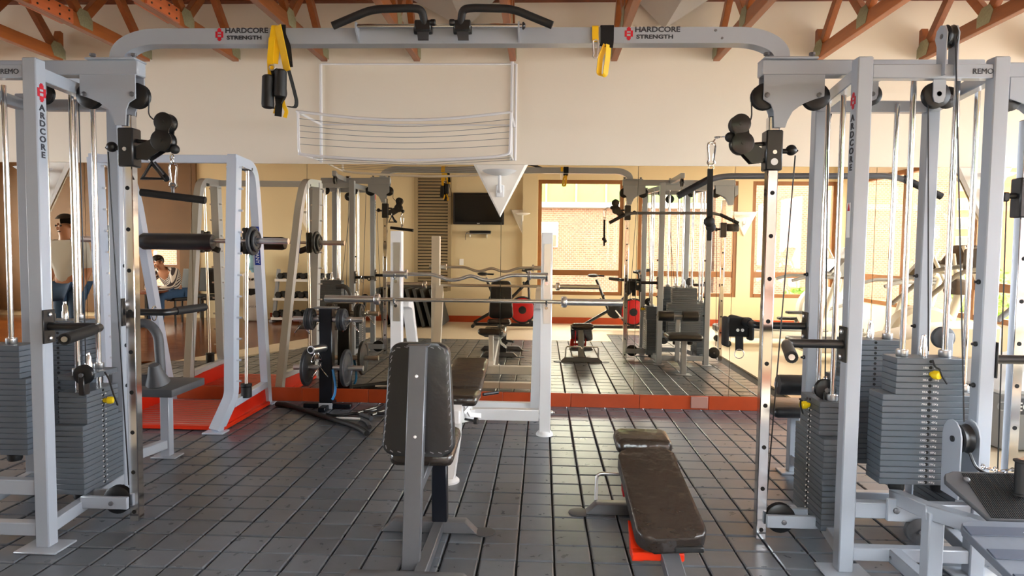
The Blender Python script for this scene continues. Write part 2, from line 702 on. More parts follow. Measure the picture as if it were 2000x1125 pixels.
def window(name, a, c, z0, z1, fixed, axis, mid):
    """Framed window between a and c along axis ('x' or 'y') at the wall plane `fixed`."""
    P = (lambda u, z: (u, fixed, z)) if axis == 'x' else (lambda u, z: (fixed, u, z))
    up = (0, 1, 0) if axis == 'x' else (1, 0, 0)
    f = MB()
    t = 0.07
    for u in (a + t / 2, c - t / 2):
        f.bar(P(u, z0), P(u, z1), t, 0.09, up=up)
    for z in (z0 + t / 2, z1 - t / 2):
        f.bar(P(a + t, z), P(c - t, z), 0.09, t)
    o = f.build(name, 'window_wood')
    o['kind'] = 'structure'
    MB().bar(P(a + t, mid), P(c - t, mid), 0.08, 0.11).build('mullion', 'window_wood', o)
    for q0, q1 in ((z0 + t, mid - .055), (mid + .055, z1 - t)):
        n = MB()
        n.bar(P((a + c) / 2, q0), P((a + c) / 2, q1), c - a - 2 * t, 0.008, up=up, b=0)
        if axis == 'y':
            n.bm.free()
            n = MB().box(P((a + c) / 2, (q0 + q1) / 2), (0.008, c - a - 2 * t, q1 - q0))
        else:
            n.bm.free()
            n = MB().box(P((a + c) / 2, (q0 + q1) / 2), (c - a - 2 * t, 0.008, q1 - q0))
        n.build('pane', 'glass', o, smooth=False)
    return o


for k, (a, c) in enumerate(WINX):
    window('window_%d' % (k + 1), a, c, ZS, ZT, YB - 0.06, 'x', 0.98)
struct('wall_right', MB().box((XR + 0.1, 2.65, ZS / 2), (0.2, 7.2, ZS)).box((XR + 0.1, 2.65, (ZT + 3.8) / 2), (0.2, 7.2, 3.8 - ZT)).box((XR + .1, -0.75, 1.65), (.2, .4, 2.2)), 'cream_wall')
ys = [-0.5, 1.2, 2.94, 4.68, 6.2]
for k in range(4):
    window('window_%d' % (k + 5), ys[k], ys[k + 1], ZS, ZT, XR + 0.03, 'y', 1.0)
struct('wall_left', MB().box((XL - 0.1, 2.65, 0.4), (0.2, 7.2, 0.8)).box((XL - 0.1, 2.65, 3.3), (0.2, 7.2, 1.0)).box((XL - .1, -0.5, 1.8), (.2, .8, 2.0)).box((XL - .1, 5.8, 1.8), (.2, .9, 2.0)), 'brown_panel')
window('window_9', -0.1, 2.65, 0.8, 2.8, XL - 0.06, 'y', 1.3)
window('window_10', 2.65, 5.35, 0.8, 2.8, XL - 0.06, 'y', 1.3)

# ---- ceiling, wall plate, plaster wedges
struct('ceiling', MB().box(((XL + XR) / 2, 2.65, ZC + 0.06), (XR - XL + .4, 7.4, 0.12)), 'ceiling_cream')
struct('beam_1', MB().bar((XL, YW - 0.04, 3.645), (XR, YW - 0.04, 3.645), 0.09, 0.14), 'timber_dark')
struct('beam_2', MB().bar((XL, YB + 0.05, 3.645), (XR, YB + 0.05, 3.645), 0.09, 0.14), 'timber_dark')


def hopper(name, apex, l, r, front):
    o = MB()
    A, L, R, F = V(apex), V(l), V(r), V(front)
    o._add([A, L, R, F], [(0, 1, 3), (0, 3, 2), (0, 2, 1), (1, 2, 3)])
    struct(name, o, 'plaster_grey', smooth=False)


hopper('ceiling_fold_1', (-0.70, 6.04, 3.32), (-1.53, 6.04, ZC), (-0.22, 6.04, ZC), (-0.92, 5.55, ZC))
hopper('ceiling_fold_2', (1.02, 6.04, 3.32), (0.56, 6.04, ZC), (1.72, 6.04, ZC), (1.30, 5.55, ZC))

spots = {-4.55: ('behind the left cable tower', 'above the low table'), -0.38: ('above the bench press rack', 'beside the wall television'), 3.79: ('behind the right cable tower', 'between the two brown windows')}
n = 0
for xs, names in spots.items():
    for side, y0, s in ((0, YW - 0.01, -1), (1, YB, 1)):
        n += 1
        za, zt = 1.70, 2.17
        o = MB()
        # plaster wedge: flat triangle with a shallow swelling towards the room
        A, L, R = V((xs, y0, za)), V((xs - .245, y0, zt)), V((xs + .245, y0, zt))
        q = s * 0.035
        c1, c2, c3 = V((xs, y0 + q, za + .02)), V((xs - .215, y0 + q, zt - .01)), V((xs + .215, y0 + q, zt - .01))
        o._add([A, L, R, c1, c2, c3], [(0, 1, 4, 3), (1, 2, 5, 4), (2, 0, 3, 5), (3, 4, 5), (0, 2, 1)])
        struct('trim_%d' % (n + 10), o, 'plaster_white', smooth=False)
        u = thing('wall_uplight', (xs, y0, 2.0), 'white dish wall uplight on a plaster wedge ' + names[side], 'lamp', 'wall uplights on plaster wedges')
        yy = y0 + s * 0.16
        MB().lathe((xs, yy, 2.055), (0, 0, 1), [(0.03, 0), (0.07, 0.004), (0.125, 0.022), (0.15, 0.04), (0.143, 0.04), (0.12, 0.028), (0.06, 0.014), (0.02, 0.012)], 28).build('dish', 'white_matte', u)
        b = MB()
        b.tube(fillet([(xs, y0 + s * .03, 1.92), (xs, y0 + s * .1, 1.93), (xs, yy, 2.06)], 0.05), 0.014, 8)
        b.box((xs, y0 + s * 0.042, 1.93), (0.07, 0.02, 0.11), b=0.006)
        b.build('bracket', 'white_matte', u)

# ---- roof trusses
TX = [-5.2, -4.36, -3.56, -2.75, -1.95, -1.125, -0.28, 0.60, 1.48, 2.34, 3.21, 4.13, 5.0]
TL = ['far left beyond the left cable tower', 'above the left cable tower post', 'ending beside the left bend of the grey overhead beam', 'above the first red logo of the overhead beam',
      'ending by the left pole of the drying rack', 'behind the left pull-up grip', 'above the right pole of the drying rack', 'behind the yellow strap with the carabiner',
      'ending near the right bend of the overhead beam', 'above the chrome column of the right tower', 'behind the tall pulley bracket of the right tower',
      'above the right front post of the right tower', 'far right beyond the right cable tower']
yb = [6.02 - 0.81 * k for k in range(9)]
yt = [5.61 - 0.81 * k for k in range(8)]
ZB_, ZT_ = 3.11, 3.60


def make_truss(splice):
    t = thing('roof_truss', (0, 0, 0), 'x', 'truss', 'timber roof trusses')
    MB().bar((0, 6.08, ZB_), (0, YB + .02, ZB_), 0.055, 0.105, b=0.003).build('bottom_chord', 'timber', t)
    MB().bar((0, 6.08, ZT_ + .04), (0, YB + .02, ZT_ + .04), 0.055, 0.11, b=0.003).build('top_chord', 'timber', t)
    MB().prism([(-.027, 6.085, ZB_ + .05), (-.027, 6.085, ZB_ + .2), (-.027, 6.05, ZB_ + .21), (-.027, 5.99, ZB_ + .05)], (.054, 0, 0)).build('end_block', 'timber', t)
    for k in range(8):
        for a, c in ((yb[k], yt[k]), (yb[k + 1], yt[k])):
            MB().bar((0, a, ZB_ + .03), (0, c + (.02 if a > c else -.02), 3.53), 0.05, 0.07, up=(0, 1, 0), b=0.003).build('web', 'timber', t)
    for k in range(0, 9):
        for s in (-1, 1):
            MB().prism([(s * .029, yb[k] - .1 + .04, ZB_ - .03), (s * .029, yb[k] + .085, ZB_ - .03), (s * .029, yb[k] + .085, ZB_ + .045), (s * .029, yb[k] + .03, ZB_ + .10), (s * .029, yb[k] - .06, ZB_ + .10), (s * .029, yb[k] - .1, ZB_ + .05)], (s * .002, 0, 0)).build('gusset_plate', 'gusset', t)
    for k in range(0, 7):
        for s in (-1, 1):
            MB().prism([(s * .029, yt[k] - .08, 3.47), (s * .029, yt[k] + .08, 3.47), (s * .029, yt[k] + .08, ZT_ + .04), (s * .029, yt[k] - .08, ZT_ + .04)], (s * .002, 0, 0)).build('gusset_plate', 'gusset', t)
    for s in (-1, 1) if splice else ():
        sp = MB().box((s * .038, 4.84, ZB_), (0.02, 0.42, 0.105), b=0.003).build('splice_plate', 'splice', t)
        bo = MB()
        for y in (4.68, 4.79, 4.9, 5.0):
            for z in (-.03, .03):
                bo.cyl((s * .047, y, ZB_ + z), (s * .053, y, ZB_ + z), 0.008, 8)
        bo.build('bolt_heads', 'black_metal', sp, kind='stuff')
    return t


tr = make_truss(True)
tr2 = make_truss(False)
TAB = {}
for c in COL.objects:
    if c.parent is not None:
        TAB.setdefault(c.parent.name, []).append(c)
for k, x in enumerate(TX):
    o = tr if k == 0 else tr2 if k == 12 else copy_tree(tr if k < 4 or k > 10 else tr2, table=TAB)
    o.location = (x, 0, 0)
    o['label'] = 'orange timber roof truss ' + TL[k]

# ================================================================ CABLE MACHINES
def pulley(c, axis, r, parent, w=0.026, m='black_plastic'):
    a = V(axis).normalized()
    o = MB().lathe(V(c) - a * w / 2, a, [(r * .35, -.003), (r * .9, 0), (r, w * .12), (r * .86, w * .42), (r * .86, w * .58), (r, w * .88), (r * .9, w), (r * .35, w + .003)], 24).build('pulley', m, parent)
    MB().cyl(V(c) - a * (w / 2 + .012), V(c) + a * (w / 2 + .012), 0.011, 10).build('axle_bolt', 'charcoal_metal', o)
    return o


def logo_mark(c, xd, yd, s, parent):
    """The red emblem: two bars joined by stacked blocks."""
    x, y = V(xd).normalized(), V(yd).normalized()
    n = x.cross(y)
    b = MB()
    R = M4((x, y, n)).transposed()
    for u, v, w, h in ((-.27, 0, .2, .56), (.27, 0, .2, .56), (0, .36, .36, .28), (0, -.36, .36, .28), (0, .02, .3, .1), (0, .54, .2, .1), (0, -.54, .2, .1)):
        b.box(V(c) + x * u * s + y * v * s, (w * s, h * s, 0.0016), rot=R)
    b.build('logo_mark', 'logo_red', parent, kind='stuff', smooth=False)


def weight_stack(cx, cy, z0, n_wide, n_narrow, ww, nw, d, parent, face, th=0.0276, gap=0.0, numbers=False, knob=None, rods=None, rod_top=2.2, rod_dx=0.09):
    """face: unit vector the selector holes point to. Width runs across it."""
    f = V(face)
    across = V((f.y, -f.x, 0)) if abs(f.y) > .5 else V((0, 1, 0))
    size = lambda w: (w if abs(f.y) > .5 else d, d if abs(f.y) > .5 else w, th - 0.0012)
    shared = {}
    z = z0
    for k in range(n_wide + n_narrow):
        wide = k < n_wide
        if k == n_wide + n_narrow - 1:
            z += gap
        key = 'w' if wide else 'n'
        if key not in shared:
            shared[key] = MB().box((0, 0, 0), size(ww if wide else nw), b=0.0022).mesh('weight_plate', 'plate_grey')
        o = bpy.data.objects.new('weight_plate', shared[key])
        COL.objects.link(o)
        o.location = (cx, cy, z + th / 2)
        adopt(o, parent)
        z += th
    top = z
    c0 = V((cx, cy, 0)) + f * (d / 2)
    if f.length > 0.5:
        h = MB()
        for k in range(n_wide + n_narrow - 1 if gap else n_wide + n_narrow):
            p = c0 + V((0, 0, z0 + th * (k + .5)))
            h.cyl(p - f * .002, p + f * .0012, 0.0075, 10)
        h.build('selector_holes', 'dark', parent, kind='stuff')
        if abs(f.x) > .5:
            h = MB()
            for k in range(n_wide + n_narrow - 2):
                for o_ in (-.002, .026):
                    p = c0 + across * (o_ - .008) * f.x + V((0, 0, z0 + th * (k + .72)))
                    h.ball(p, .0055, (1, 1, .8), 8)
            h.build('plate_studs', 'steel', parent, kind='stuff')
    if numbers:
        lb = 10
        right = V((0, 0, 1)).cross(f) * 1.0
        for k in range(n_wide + n_narrow - 1):
            q = n_wide + n_narrow - 2 - k
            p = c0 + f * .0012 + V((0, 0, z0 + th * (k + .5) - .0045))
            text('plate_number', '%dLb' % (10 + 10 * q), 'label_white', 0.0125, p - right * .034, right, (0, 0, 1), parent, 0.0003, kind='stuff')
            text('plate_number', '%dKg' % round((10 + 10 * q) * .4536), 'label_white', 0.0125, p + right * .013, right, (0, 0, 1), parent, 0.0003, kind='stuff')
    # guide rods, their collars and the selector stem
    for s in (-1, 1):
        q = V((cx, cy, 0)) + across * rod_dx * s
        MB().cyl(q + V((0, 0, z0 - .05)), q + V((0, 0, rod_top)), 0.0125, 12).build('guide_rod', 'chrome', parent)
        MB().lathe(q + V((0, 0, top)), (0, 0, 1), [(.024, 0), (.026, .003), (.026, .028), (.023, .031), (.0126, .031)], 16).build('rod_collar', 'steel', parent)
        MB().lathe(q + V((0, 0, z0 - .045)), (0, 0, 1), [(.03, 0), (.034, .01), (.034, .035), (.028, .045)], 16).build('rubber_bumper', 'black_rubber', parent)
    q = V((cx, cy, 0))
    MB().lathe(q + V((0, 0, top)), (0, 0, 1), [(.018, 0), (.018, .04), (.014, .05), (.014, .075), (.009, .085), (.009, .1)], 14).build('selector_stem', 'chrome', parent)
    if knob is not None:
        right = V((0, 0, 1)).cross(f)
        p = c0 + V((0, 0, z0 + th * (knob + .5)))
        k = MB().lathe(p, f + right * .25, [(.008, 0), (.012, .006), (.013, .018), (.019, .022), (.020, .04), (.016, .05), (.006, .053)], 16).build('selector_pin', 'yellow_knob', parent)
        t = c0 + f * .012 + V((0, 0, top - .005))
        MB().tube(fillet([t, t + V((0, 0, -.03)) + f * .02, p + f * .05 + V((0, 0, .03)) + right * .012, p + f * .055 + right * .02, p + f * .05 + right * .045 + V((0, 0, -.035))], 0.02), 0.0045, 6).build('pin_cord', 'cable', k)
    return top


def cable_tower(side):
    R = side == 'right'
    sg = 1 if R else -1
    M = (lambda x: x) if R else (lambda x: -0.945 - x)
    cx0 = 1.09 if R else -2.06
    K = (lambda x: cx0 + (x - 1.09)) if R else (lambda x: cx0 - (x - 1.09))
    lab = ('grey cable tower with numbered plate stack and foot boards, standing nearest the windows' if R else
           'grey four-station cable tower with black dip handles, standing in front of the red smith machine')
    t = thing('cable_tower', (M(1.64), 3.4, 0), lab, 'gym machine', 'cable towers at both ends of the grey overhead beam')
    T = 0.065
    cor = {'FL': (1.357, 3.035), 'BL': (1.463, 3.75), 'FR': (1.92, 3.035), 'BR': (2.04, 3.75)}
    if not R:
        cor['BL'] = (1.44, 3.75)
        cor['BR'] = (1.96, 3.75)
        cor['FR'] = (1.88, 3.035)
    cor = {k: (M(x), y) for k, (x, y) in cor.items()}
    for k, (x, y) in cor.items():
        u = MB().bar((x, y, 0.008), (x, y, 2.25), T, up=(0, 1, 0), b=0.005).build('upright', 'paint_grey', t)
        if k[0] == 'F':
            MB().box((x, y - 0.01, 0.005), (0.20, 0.15, 0.010), b=0.003).build('foot_plate', 'paint_grey', u)
        else:
            MB().box((x, y, 0.005), (0.13, 0.13, 0.010), b=0.003).build('foot_plate', 'paint_grey', u)
    P = lambda k, z: V(cor[k] + (z,))
    for a, c, z, h in (('FL', 'FR', 2.19, .06), ('FL', 'BL', 2.19, .06), ('FR', 'BR', 2.19, .06), ('BL', 'BR', 2.19, .06), ('FL', 'BL', .09, .06), ('FR', 'BR', .09, .06),
                       ('BL', 'BR', .09, .06), ('FL', 'FR', .09, .06), ('FL', 'FR', .288, .07)):
        p, q = P(a, z), P(c, z)
        d = (q - p).normalized()
        MB().bar(p + d * T * .5, q - d * T * .5, 0.05, h).build('cross_beam', 'paint_grey', t)
    # bolts on the uprights
    for k in ('FR', 'BR', 'BL'):
        for z in (0.62, 0.85, 1.03, 1.3):
            x, y = cor[k]
            MB().lathe((x - sg * T * .5, y, z), (-sg, 0, 0), [(.011, 0), (.011, .008), (.006, .012), (.006, .02)], 8).build('bolt', 'black_metal', t)
    # lifting arm towards the crossover column
    xa, xb = sorted((K(1.02), cor['BR'][0] if R else cor['BR'][0]))
    MB().box(((xa + xb) / 2, 3.35, 2.285), (xb - xa, 0.075, 0.072), b=0.005).build('top_arm', 'paint_grey', t)
    MB().box((K(1.15), 3.35, 2.326), (0.25, 0.11, 0.010), b=0.003).build('mounting_plate', 'paint_grey', t)
    for x in (1.045, 1.255):
        MB().lathe((K(x), 3.33, 2.331), (0, 0, 1), [(.009, 0), (.009, .012), (.015, .013), (.015, .025)], 8).build('bolt', 'charcoal_metal', t)
    pl = [(1.03, 2.25), (1.31, 2.25), (1.31, 2.15), (1.262, 2.135), (1.21, 2.115), (1.165, 2.08), (1.142, 2.035), (1.135, 2.005), (1.083, 2.005), (1.080, 2.08), (1.065, 2.115), (1.03, 2.135)]
    for y in (3.308, 3.384):
        MB().prism([(K(x), y, z) for x, z in pl], (0, 0.008, 0), b=0.001).build('pulley_plate', 'paint_grey', t)
    for x in (1.045, 1.285):
        pulley((K(x), 3.35, 2.155), (0, 1, 0), 0.062, t, w=0.045)
        MB().lathe((K(x), 3.308, 2.155), (0, -1, 0), [(.012, 0), (.012, .007), (.006, .010)], 8).build('bolt', 'charcoal_metal', t)
    # chrome column with its holes
    MB().bar((cx0, 3.35, 0.01), (cx0, 3.35, 2.06), 0.05, up=(0, 1, 0), b=0.004).build('column', 'chrome', t)
    h = MB()
    for k in range(9):
        z = 1.70 - 0.205 * k
        h.cyl((cx0, 3.3235, z), (cx0, 3.376, z), 0.0105, 12)
    h.build('column_holes', 'dark', t, kind='stuff')
    # bottom pulley arm
    x1 = cor['FL'][0]
    MB().box(((cx0 + x1) / 2 + sg * .015, 3.30, 0.115), (abs(x1 - cx0) - .0, 0.022, 0.062), b=0.003).build('pulley_arm', 'paint_grey', t)
    MB().box(((cx0 + x1) / 2 + sg * .015, 3.40, 0.115), (abs(x1 - cx0) - .0, 0.022, 0.062), b=0.003).build('pulley_arm', 'paint_grey', t)
    pulley((K(1.185), 3.35, 0.115), (0, 1, 0), 0.072, t, w=0.04)
    MB().lathe((K(1.185), 3.289, 0.115), (0, -1, 0), [(.012, 0), (.012, .007), (.006, .010)], 8).build('bolt', 'charcoal_metal', t)
    # sliding carriage
    zc = 1.90
    cr = MB().box((cx0, 3.35, zc), (0.078, 0.078, 0.19), b=0.006).build('carriage', 'black_metal', t)
    MB().tube(fillet([(cx0 + sg * .03, 3.35, zc + .0), (cx0 + sg * .11, 3.35, zc), (cx0 + sg * .115, 3.35, zc - .005)], .01), 0.012, 10).ball((cx0 + sg * .09, 3.35, zc + .005), 0.026).build('carriage_knob', 'black_plastic', cr)
    MB().cyl((cx0, 3.309, zc - .01), (cx0, 3.305, zc - .01), .010, 10).build('carriage_bolt', 'steel', cr)
    if R:
        MB().cyl((cx0, 3.3105, zc - .055), (cx0, 3.3085, zc - .055), .0165, 20).build('round_sticker', 'label_white', cr)
    S = -sg
    dx = 0.0 if R else 0.03
    ax, az = cx0 + S * (.145 + dx), 1.935
    br = MB()
    for y in (3.325, 3.375):
        c1, c2 = V((ax + S * .012, y, az + .09)), V((ax, y, az))
        dd = (c1 - c2).normalized()
        nn = V((dd.z, 0, -dd.x)) * .034
        br.prism([c1 + nn + V((0, -.003, 0)), c1 - nn + V((0, -.003, 0)), c2 - nn + V((0, -.003, 0)), c2 + nn + V((0, -.003, 0))], (0, .006, 0))
        br.prism([(cx0 + S * .05, y - .003, zc - .055), (cx0 + S * .05, y - .003, zc + .005), (ax, y - .003, az + .03), (ax, y - .003, az - .048), (cx0 + S * .1, y - .003, zc - .06)], (0, .006, 0))
        for c, r in ((c1, .047), (c2, .053)):
            br.lathe((c.x, y - .003, c.z), (0, 1, 0), [(r * .9, -.002), (r, 0), (r, .006), (r * .9, .008)], 24)
            br.cyl((c.x, y - .010, c.z), (c.x, y + .010, c.z), .009, 8)
    br.tube([(cx0 + S * .04, 3.35, zc - .045), (cx0 + S * .10, 3.35, zc - .045)], .012, 8)
    br.tube([(cx0 + S * .04, 3.35, zc + .035), (cx0 + S * .09, 3.35, zc + .03)], .010, 8)
    br.build('pulley_bracket', 'black_metal', cr)
    for q in ((ax + S * .012, 3.35, az + .09, .046), (ax, 3.35, az, .05)):
        a = MB().lathe((q[0], 3.333, q[2]), (0, 1, 0), [(.01, -.002), (q[3], 0), (q[3] * .88, .017), (q[3], .034), (.01, .036)], 22).build('pulley', 'black_plastic', cr)
    # cables
    def cable(pts, R_=.03):
        MB().tube(fillet(pts, R_), 0.0035, 6).build('cable', 'cable', t)
    cable([(K(.985), 3.35, 2.155), (K(.99), 3.35, 2.06), (ax - S * .03, 3.35, az + .09)], .02)
    cable([(cx0 + sg * .11, 3.35, zc - .02), (K(1.118 if R else 1.13), 3.35, .19)], .02)
    cable([(K(1.345), 3.35, 2.15), (M(1.40), 3.40, .8)], .02)
    bx, bz = cx0 + S * (.20 + dx), (1.965 if R else 1.895)
    MB().ball((bx, 3.35, bz), 0.024).build('cable_stop', 'black_rubber', cr)
    # weight stacks
    if R:
        weight_stack(1.75, 3.19, .37, 15, 6, .41, .30, .13, t, (0, -1, 0), numbers=True, knob=18, rod_dx=.095)
        weight_stack(1.405, 3.41, .10, 16, 6, .36, .24, .14, t, (-1, 0, 0), knob=20, rod_dx=.085)
        weight_stack(1.76, 3.72, .30, 17, 7, .40, .30, .13, t, (0, -1, 0), rod_dx=.09)
        weight_stack(2.03, 3.43, .10, 16, 8, .36, .26, .14, t, (1, 0, 0), rod_dx=.085)
        text('frame_lettering', 'REMO', 'logo_dark', .032, (1.80, 3.0085, 2.178), (1, 0, 0), (0, 0, 1), t, kind='stuff')
        xs = cor['FL'][0] - T / 2 - .001
        logo_mark((xs, 3.035, 2.07), (0, -1, 0), (0, 0, 1), .06, t)
        for k, chh in enumerate('ARDCORE'):
            text('frame_lettering', chh, 'logo_dark', .038, (xs, 3.035, 1.985 - .0352 * k), (0, -1, 0), (0, 0, 1), t, align='CENTER', kind='stuff', sx=1.3, offset=.0012)
        MB().box((xs, 3.035, 1.56), (.001, .032, .15), b=.0).build('warning_label', 'label_white', t)
        MB().prism([(xs - .001, 3.024, 1.60), (xs - .001, 3.046, 1.60), (xs - .001, 3.035, 1.635)], (-.0008, 0, 0)).build('warning_triangle', 'logo_red', t)
    else:
        weight_stack(M(1.82), 3.32, .36, 14, 6, .42, .36, .13, t, (0, -1, 0), rod_dx=.09)
        weight_stack(-2.40, 3.50, .135, 13, 7, .33, .26, .15, t, (1, 0, 0), knob=16, gap=.06, rod_dx=.085)
        weight_stack(M(1.72), 3.70, .28, 17, 9, .34, .28, .13, t, (0, -1, 0), rod_dx=.085)
        text('frame_lettering', 'REMO', 'logo_dark', .032, (-2.438, 3.0085, 2.178), (1, 0, 0), (0, 0, 1), t, kind='stuff')
        xs = cor['FL'][0] + T / 2 + .001
        logo_mark((xs, 3.035, 2.10), (0, 1, 0), (0, 0, 1), .07, t)
        for k, chh in enumerate('ARDCORE'):
            text('frame_lettering', chh, 'logo_dark', .038, (xs, 3.035, 2.02 - .0352 * k), (0, 1, 0), (0, 0, 1), t, align='CENTER', kind='stuff', sx=1.3, offset=.0012)
    # guide pulleys inside the frame
    pulley((M(1.385), 3.36, .755), (0, 1, 0), .05, t, w=.03)
    MB().box((M(1.385), 3.36, .70), (.03, .05, .1), b=.004).build('pulley_hanger', 'black_metal', t)
    pulley((M(1.915), 3.33, 1.02), (0, 1, 0), .052, t, w=.03, m='dark_grey')
    MB().box((M(1.925), 3.30, .98), (.04, .012, .13), b=.004).build('pulley_hanger', 'paint_grey', t)
    pulley((M(1.53), 3.33, 2.16), (0, 1, 0), .05, t, w=.03)
    MB().prism([(M(1.53) + a * .026, 3.308, z) for a, z in ((-1, 2.16), (-.7, 2.137), (0, 2.13), (.7, 2.137), (1, 2.16), (1, 2.25), (-1, 2.25))], (0, .006, 0)).build('pulley_hanger', 'paint_grey', t)
    pulley((M(1.90), 3.36, 2.155), (0, 1, 0), .05, t, w=.03)
    # front low-row pulley gear (top bracket with its cable)
    xb = M(1.70)
    bk = MB()
    for s in (-1, 1):
        bk.prism([(xb + s * .022, 2.985, 2.17), (xb + s * .022, 3.05, 2.17), (xb + s * .022, 3.055, 2.30)] + [(xb + s * .022, 3.025 + .045 * math.cos(a), 2.335 + .05 * math.sin(a)) for a in (0, .7, 1.4, 2.2, 3.0)] + [(xb + s * .022, 2.985, 2.30)], (s * .005, 0, 0))
    bk.build('pulley_bracket', 'paint_grey', t)
    pulley((xb, 3.02, 2.335), (1, 0, 0), .048, t, w=.034)
    pulley((xb - sg * .02, 3.06, 2.10), (0, 1, 0), .056, t, w=.036)
    MB().prism([(xb - sg * .02 + a * .026, 3.03, z) for a, z in ((-1, 2.09), (-.7, 2.067), (0, 2.06), (.7, 2.067), (1, 2.09), (1, 2.19), (-1, 2.19))], (0, .006, 0)).build('pulley_hanger', 'paint_grey', t)
    cable([(xb + sg * .0, 2.97, 2.33), (M(1.77), 2.90, .72)], .02)
    cable([(M(1.65), 3.06, 2.1), (M(1.75), 3.15, .98)], .02)
    # dip handles
    def handle(u, pts, yn):
        x, y = cor[u]
        hx = x - sg * (T / 2 + .004)
        hp = MB().box((hx, y, pts[0][2]), (0.008, .075, .155), b=.002).build('handle_plate', 'black_metal', t)
        for dz in (-.055, .055):
            MB().lathe((hx, y, pts[0][2] + dz), (-sg, 0, 0), [(.011, .003), (.011, .012), (.005, .016)], 8).build('bolt', 'steel', hp)
        MB().tube(fillet([(hx, y, pts[0][2])] + pts[1:], .03), .0195, 14).build('dip_handle', 'black_metal', t)
        e, f2 = V(pts[-1]), V(pts[-2])
        d = (e - f2).normalized()
        MB().tube([f2.lerp(e, .22), e], .024, 14).build('hand_grip', 'black_rubber', t)
        MB().cyl(e, e + d * .004, .012, 10).build('end_cap', 'steel', t)
    z = 1.02 if R else 1.04
    handle('FL', [(0, 0, z), (M(1.075), 3.035, z), (M(.955), 2.63, z)], -1)
    handle('BL', [(0, 0, z), (M(1.17), 3.75, z), (M(1.135), 4.12, z)], 1)
    # pulldown station at the back
    bxs = M(1.63) if R else -2.50
    MB().bar((M(1.70), 3.75, .09), (bxs, 4.42, .09), .05, .06).build('seat_rail', 'paint_grey', t)
    MB().bar((bxs, 4.42, .008), (bxs, 4.42, .40 if R else .45), .06, up=(0, 1, 0)).build('seat_post', 'paint_grey', t)
    MB().box((bxs, 4.42, .005), (.17, .12, .01), b=.003).build('foot_plate', 'paint_grey', t)
    MB().bar((bxs, 4.05, .09), (bxs, 4.05, .60), .05, up=(0, 1, 0)).build('thigh_post', 'paint_grey', t)
    if R:
        MB().box((bxs, 4.36, .435), (.40, .34, .07), b=.032, seg=3).build('seat', 'vinyl_black', t)
        MB().tube([(bxs - .25, 4.05, .64), (bxs + .25, 4.05, .64)], .018, 10).build('roller_bar', 'paint_grey', t)
        for s in (-1, 1):
            MB().lathe((bxs + s * .05, 4.05, .64), (s, 0, 0), [(.04, 0), (.058, .006), (.06, .02), (.06, .17), (.058, .184), (.04, .19)], 20).build('thigh_roller', 'vinyl_black', t)
    else:
        MB().box((bxs - .05, 4.34, .49), (.50, .42, .05), b=.008, seg=2).build('seat', 'dark_grey', t)
        MB().tube(fillet([(-2.50, 4.05, .93), (-2.40, 4.05, .95), (-2.335, 4.05, .88), (-2.32, 4.05, .60)], .12, 8), [.022] * 3 + [.026] * 7 + [.030] * 10 if False else .028, 12).build('knee_post', 'dark_grey', t)
        MB().lathe((-2.325, 4.02, .585), (0, -.35, 1), [(.03, -.02), (.06, -.012), (.07, 0), (.05, .05), (.03, .12)], 18).build('knee_foot', 'dark_grey', t)
        MB().bar((-2.62, 4.02, .60), (-2.31, 4.02, .60), .05, .07).build('knee_rail', 'dark_grey', t)
    MB().bar((M(1.64), 3.75, 2.30), (bxs, 4.12, 2.30), .05, .06).build('pulldown_arm', 'paint_grey', t)
    MB().bar((M(1.64), 3.40, 2.30), (M(1.64), 3.76, 2.30), .05, .06).build('pulldown_arm', 'paint_grey', t)
    pulley((bxs, 4.08, 2.22), (1, 0, 0), .05, t, w=.03)
    return t, cor, M


tower_r, corR, _ = cable_tower('right')
tower_l, corL, ML = cable_tower('left')

# ---- outer crossover station of the right tower
t = tower_r
ox = 2.30
MB().box((2.22, 3.40, 2.285), (.42, .075, .072), b=.005).build('top_arm', 'paint_grey', t)
for y in (3.358, 3.434):
    MB().prism([(4.30 + .055 - x - .86, y, z) for x, z in [(1.03, 2.25), (1.31, 2.25), (1.31, 2.15), (1.262, 2.135), (1.21, 2.115), (1.165, 2.08), (1.142, 2.035), (1.135, 2.005), (1.083, 2.005), (1.080, 2.08), (1.065, 2.115), (1.03, 2.135)]], (0, .008, 0), b=.001).build('pulley_plate', 'paint_grey', t)
for x in (2.41, 2.20):
    pulley((x, 3.40, 2.155), (0, 1, 0), .058, t, w=.045)
MB().bar((ox, 3.40, .01), (ox, 3.40, 2.06), .05, up=(0, 1, 0), b=.004).build('column', 'chrome', t)
h = MB()
for k in range(7):
    h.cyl((ox, 3.3735, 1.4 - .205 * k), (ox, 3.426, 1.4 - .205 * k), .0105, 12)
h.build('column_holes', 'dark', t, kind='stuff')
cr = MB().box((ox, 3.40, 1.69), (.078, .078, .19), b=.006).build('carriage', 'black_metal', t)
MB().cyl((ox - .03, 3.40, 1.70), (ox - .09, 3.40, 1.70), .014, 10).box((ox - .085, 3.40, 1.695), (.03, .03, .045), b=.006).build('carriage_knob', 'black_plastic', cr)
MB().box((ox + .12, 3.40, 1.72), (.16, .07, .10), b=.02, seg=2).build('pulley_bracket', 'black_metal', cr)
MB().cyl((ox, 3.3585, 1.70), (ox, 3.355, 1.70), .010, 10).build('carriage_bolt', 'steel', cr)
MB().tube([(ox - .078, 3.40, 1.68), (ox - .05, 3.40, .2)], .0035, 6).build('cable', 'cable', t)
MB().box((2.13, 3.40, .115), (.36, .022, .062), b=.003).build('pulley_arm', 'paint_grey', t)
pulley((2.22, 3.43, .115), (0, 1, 0), .072, t, w=.03)
hp = MB().box((1.957, 3.035, .965), (.008, .075, .155), b=.002).build('handle_plate', 'black_metal', t)
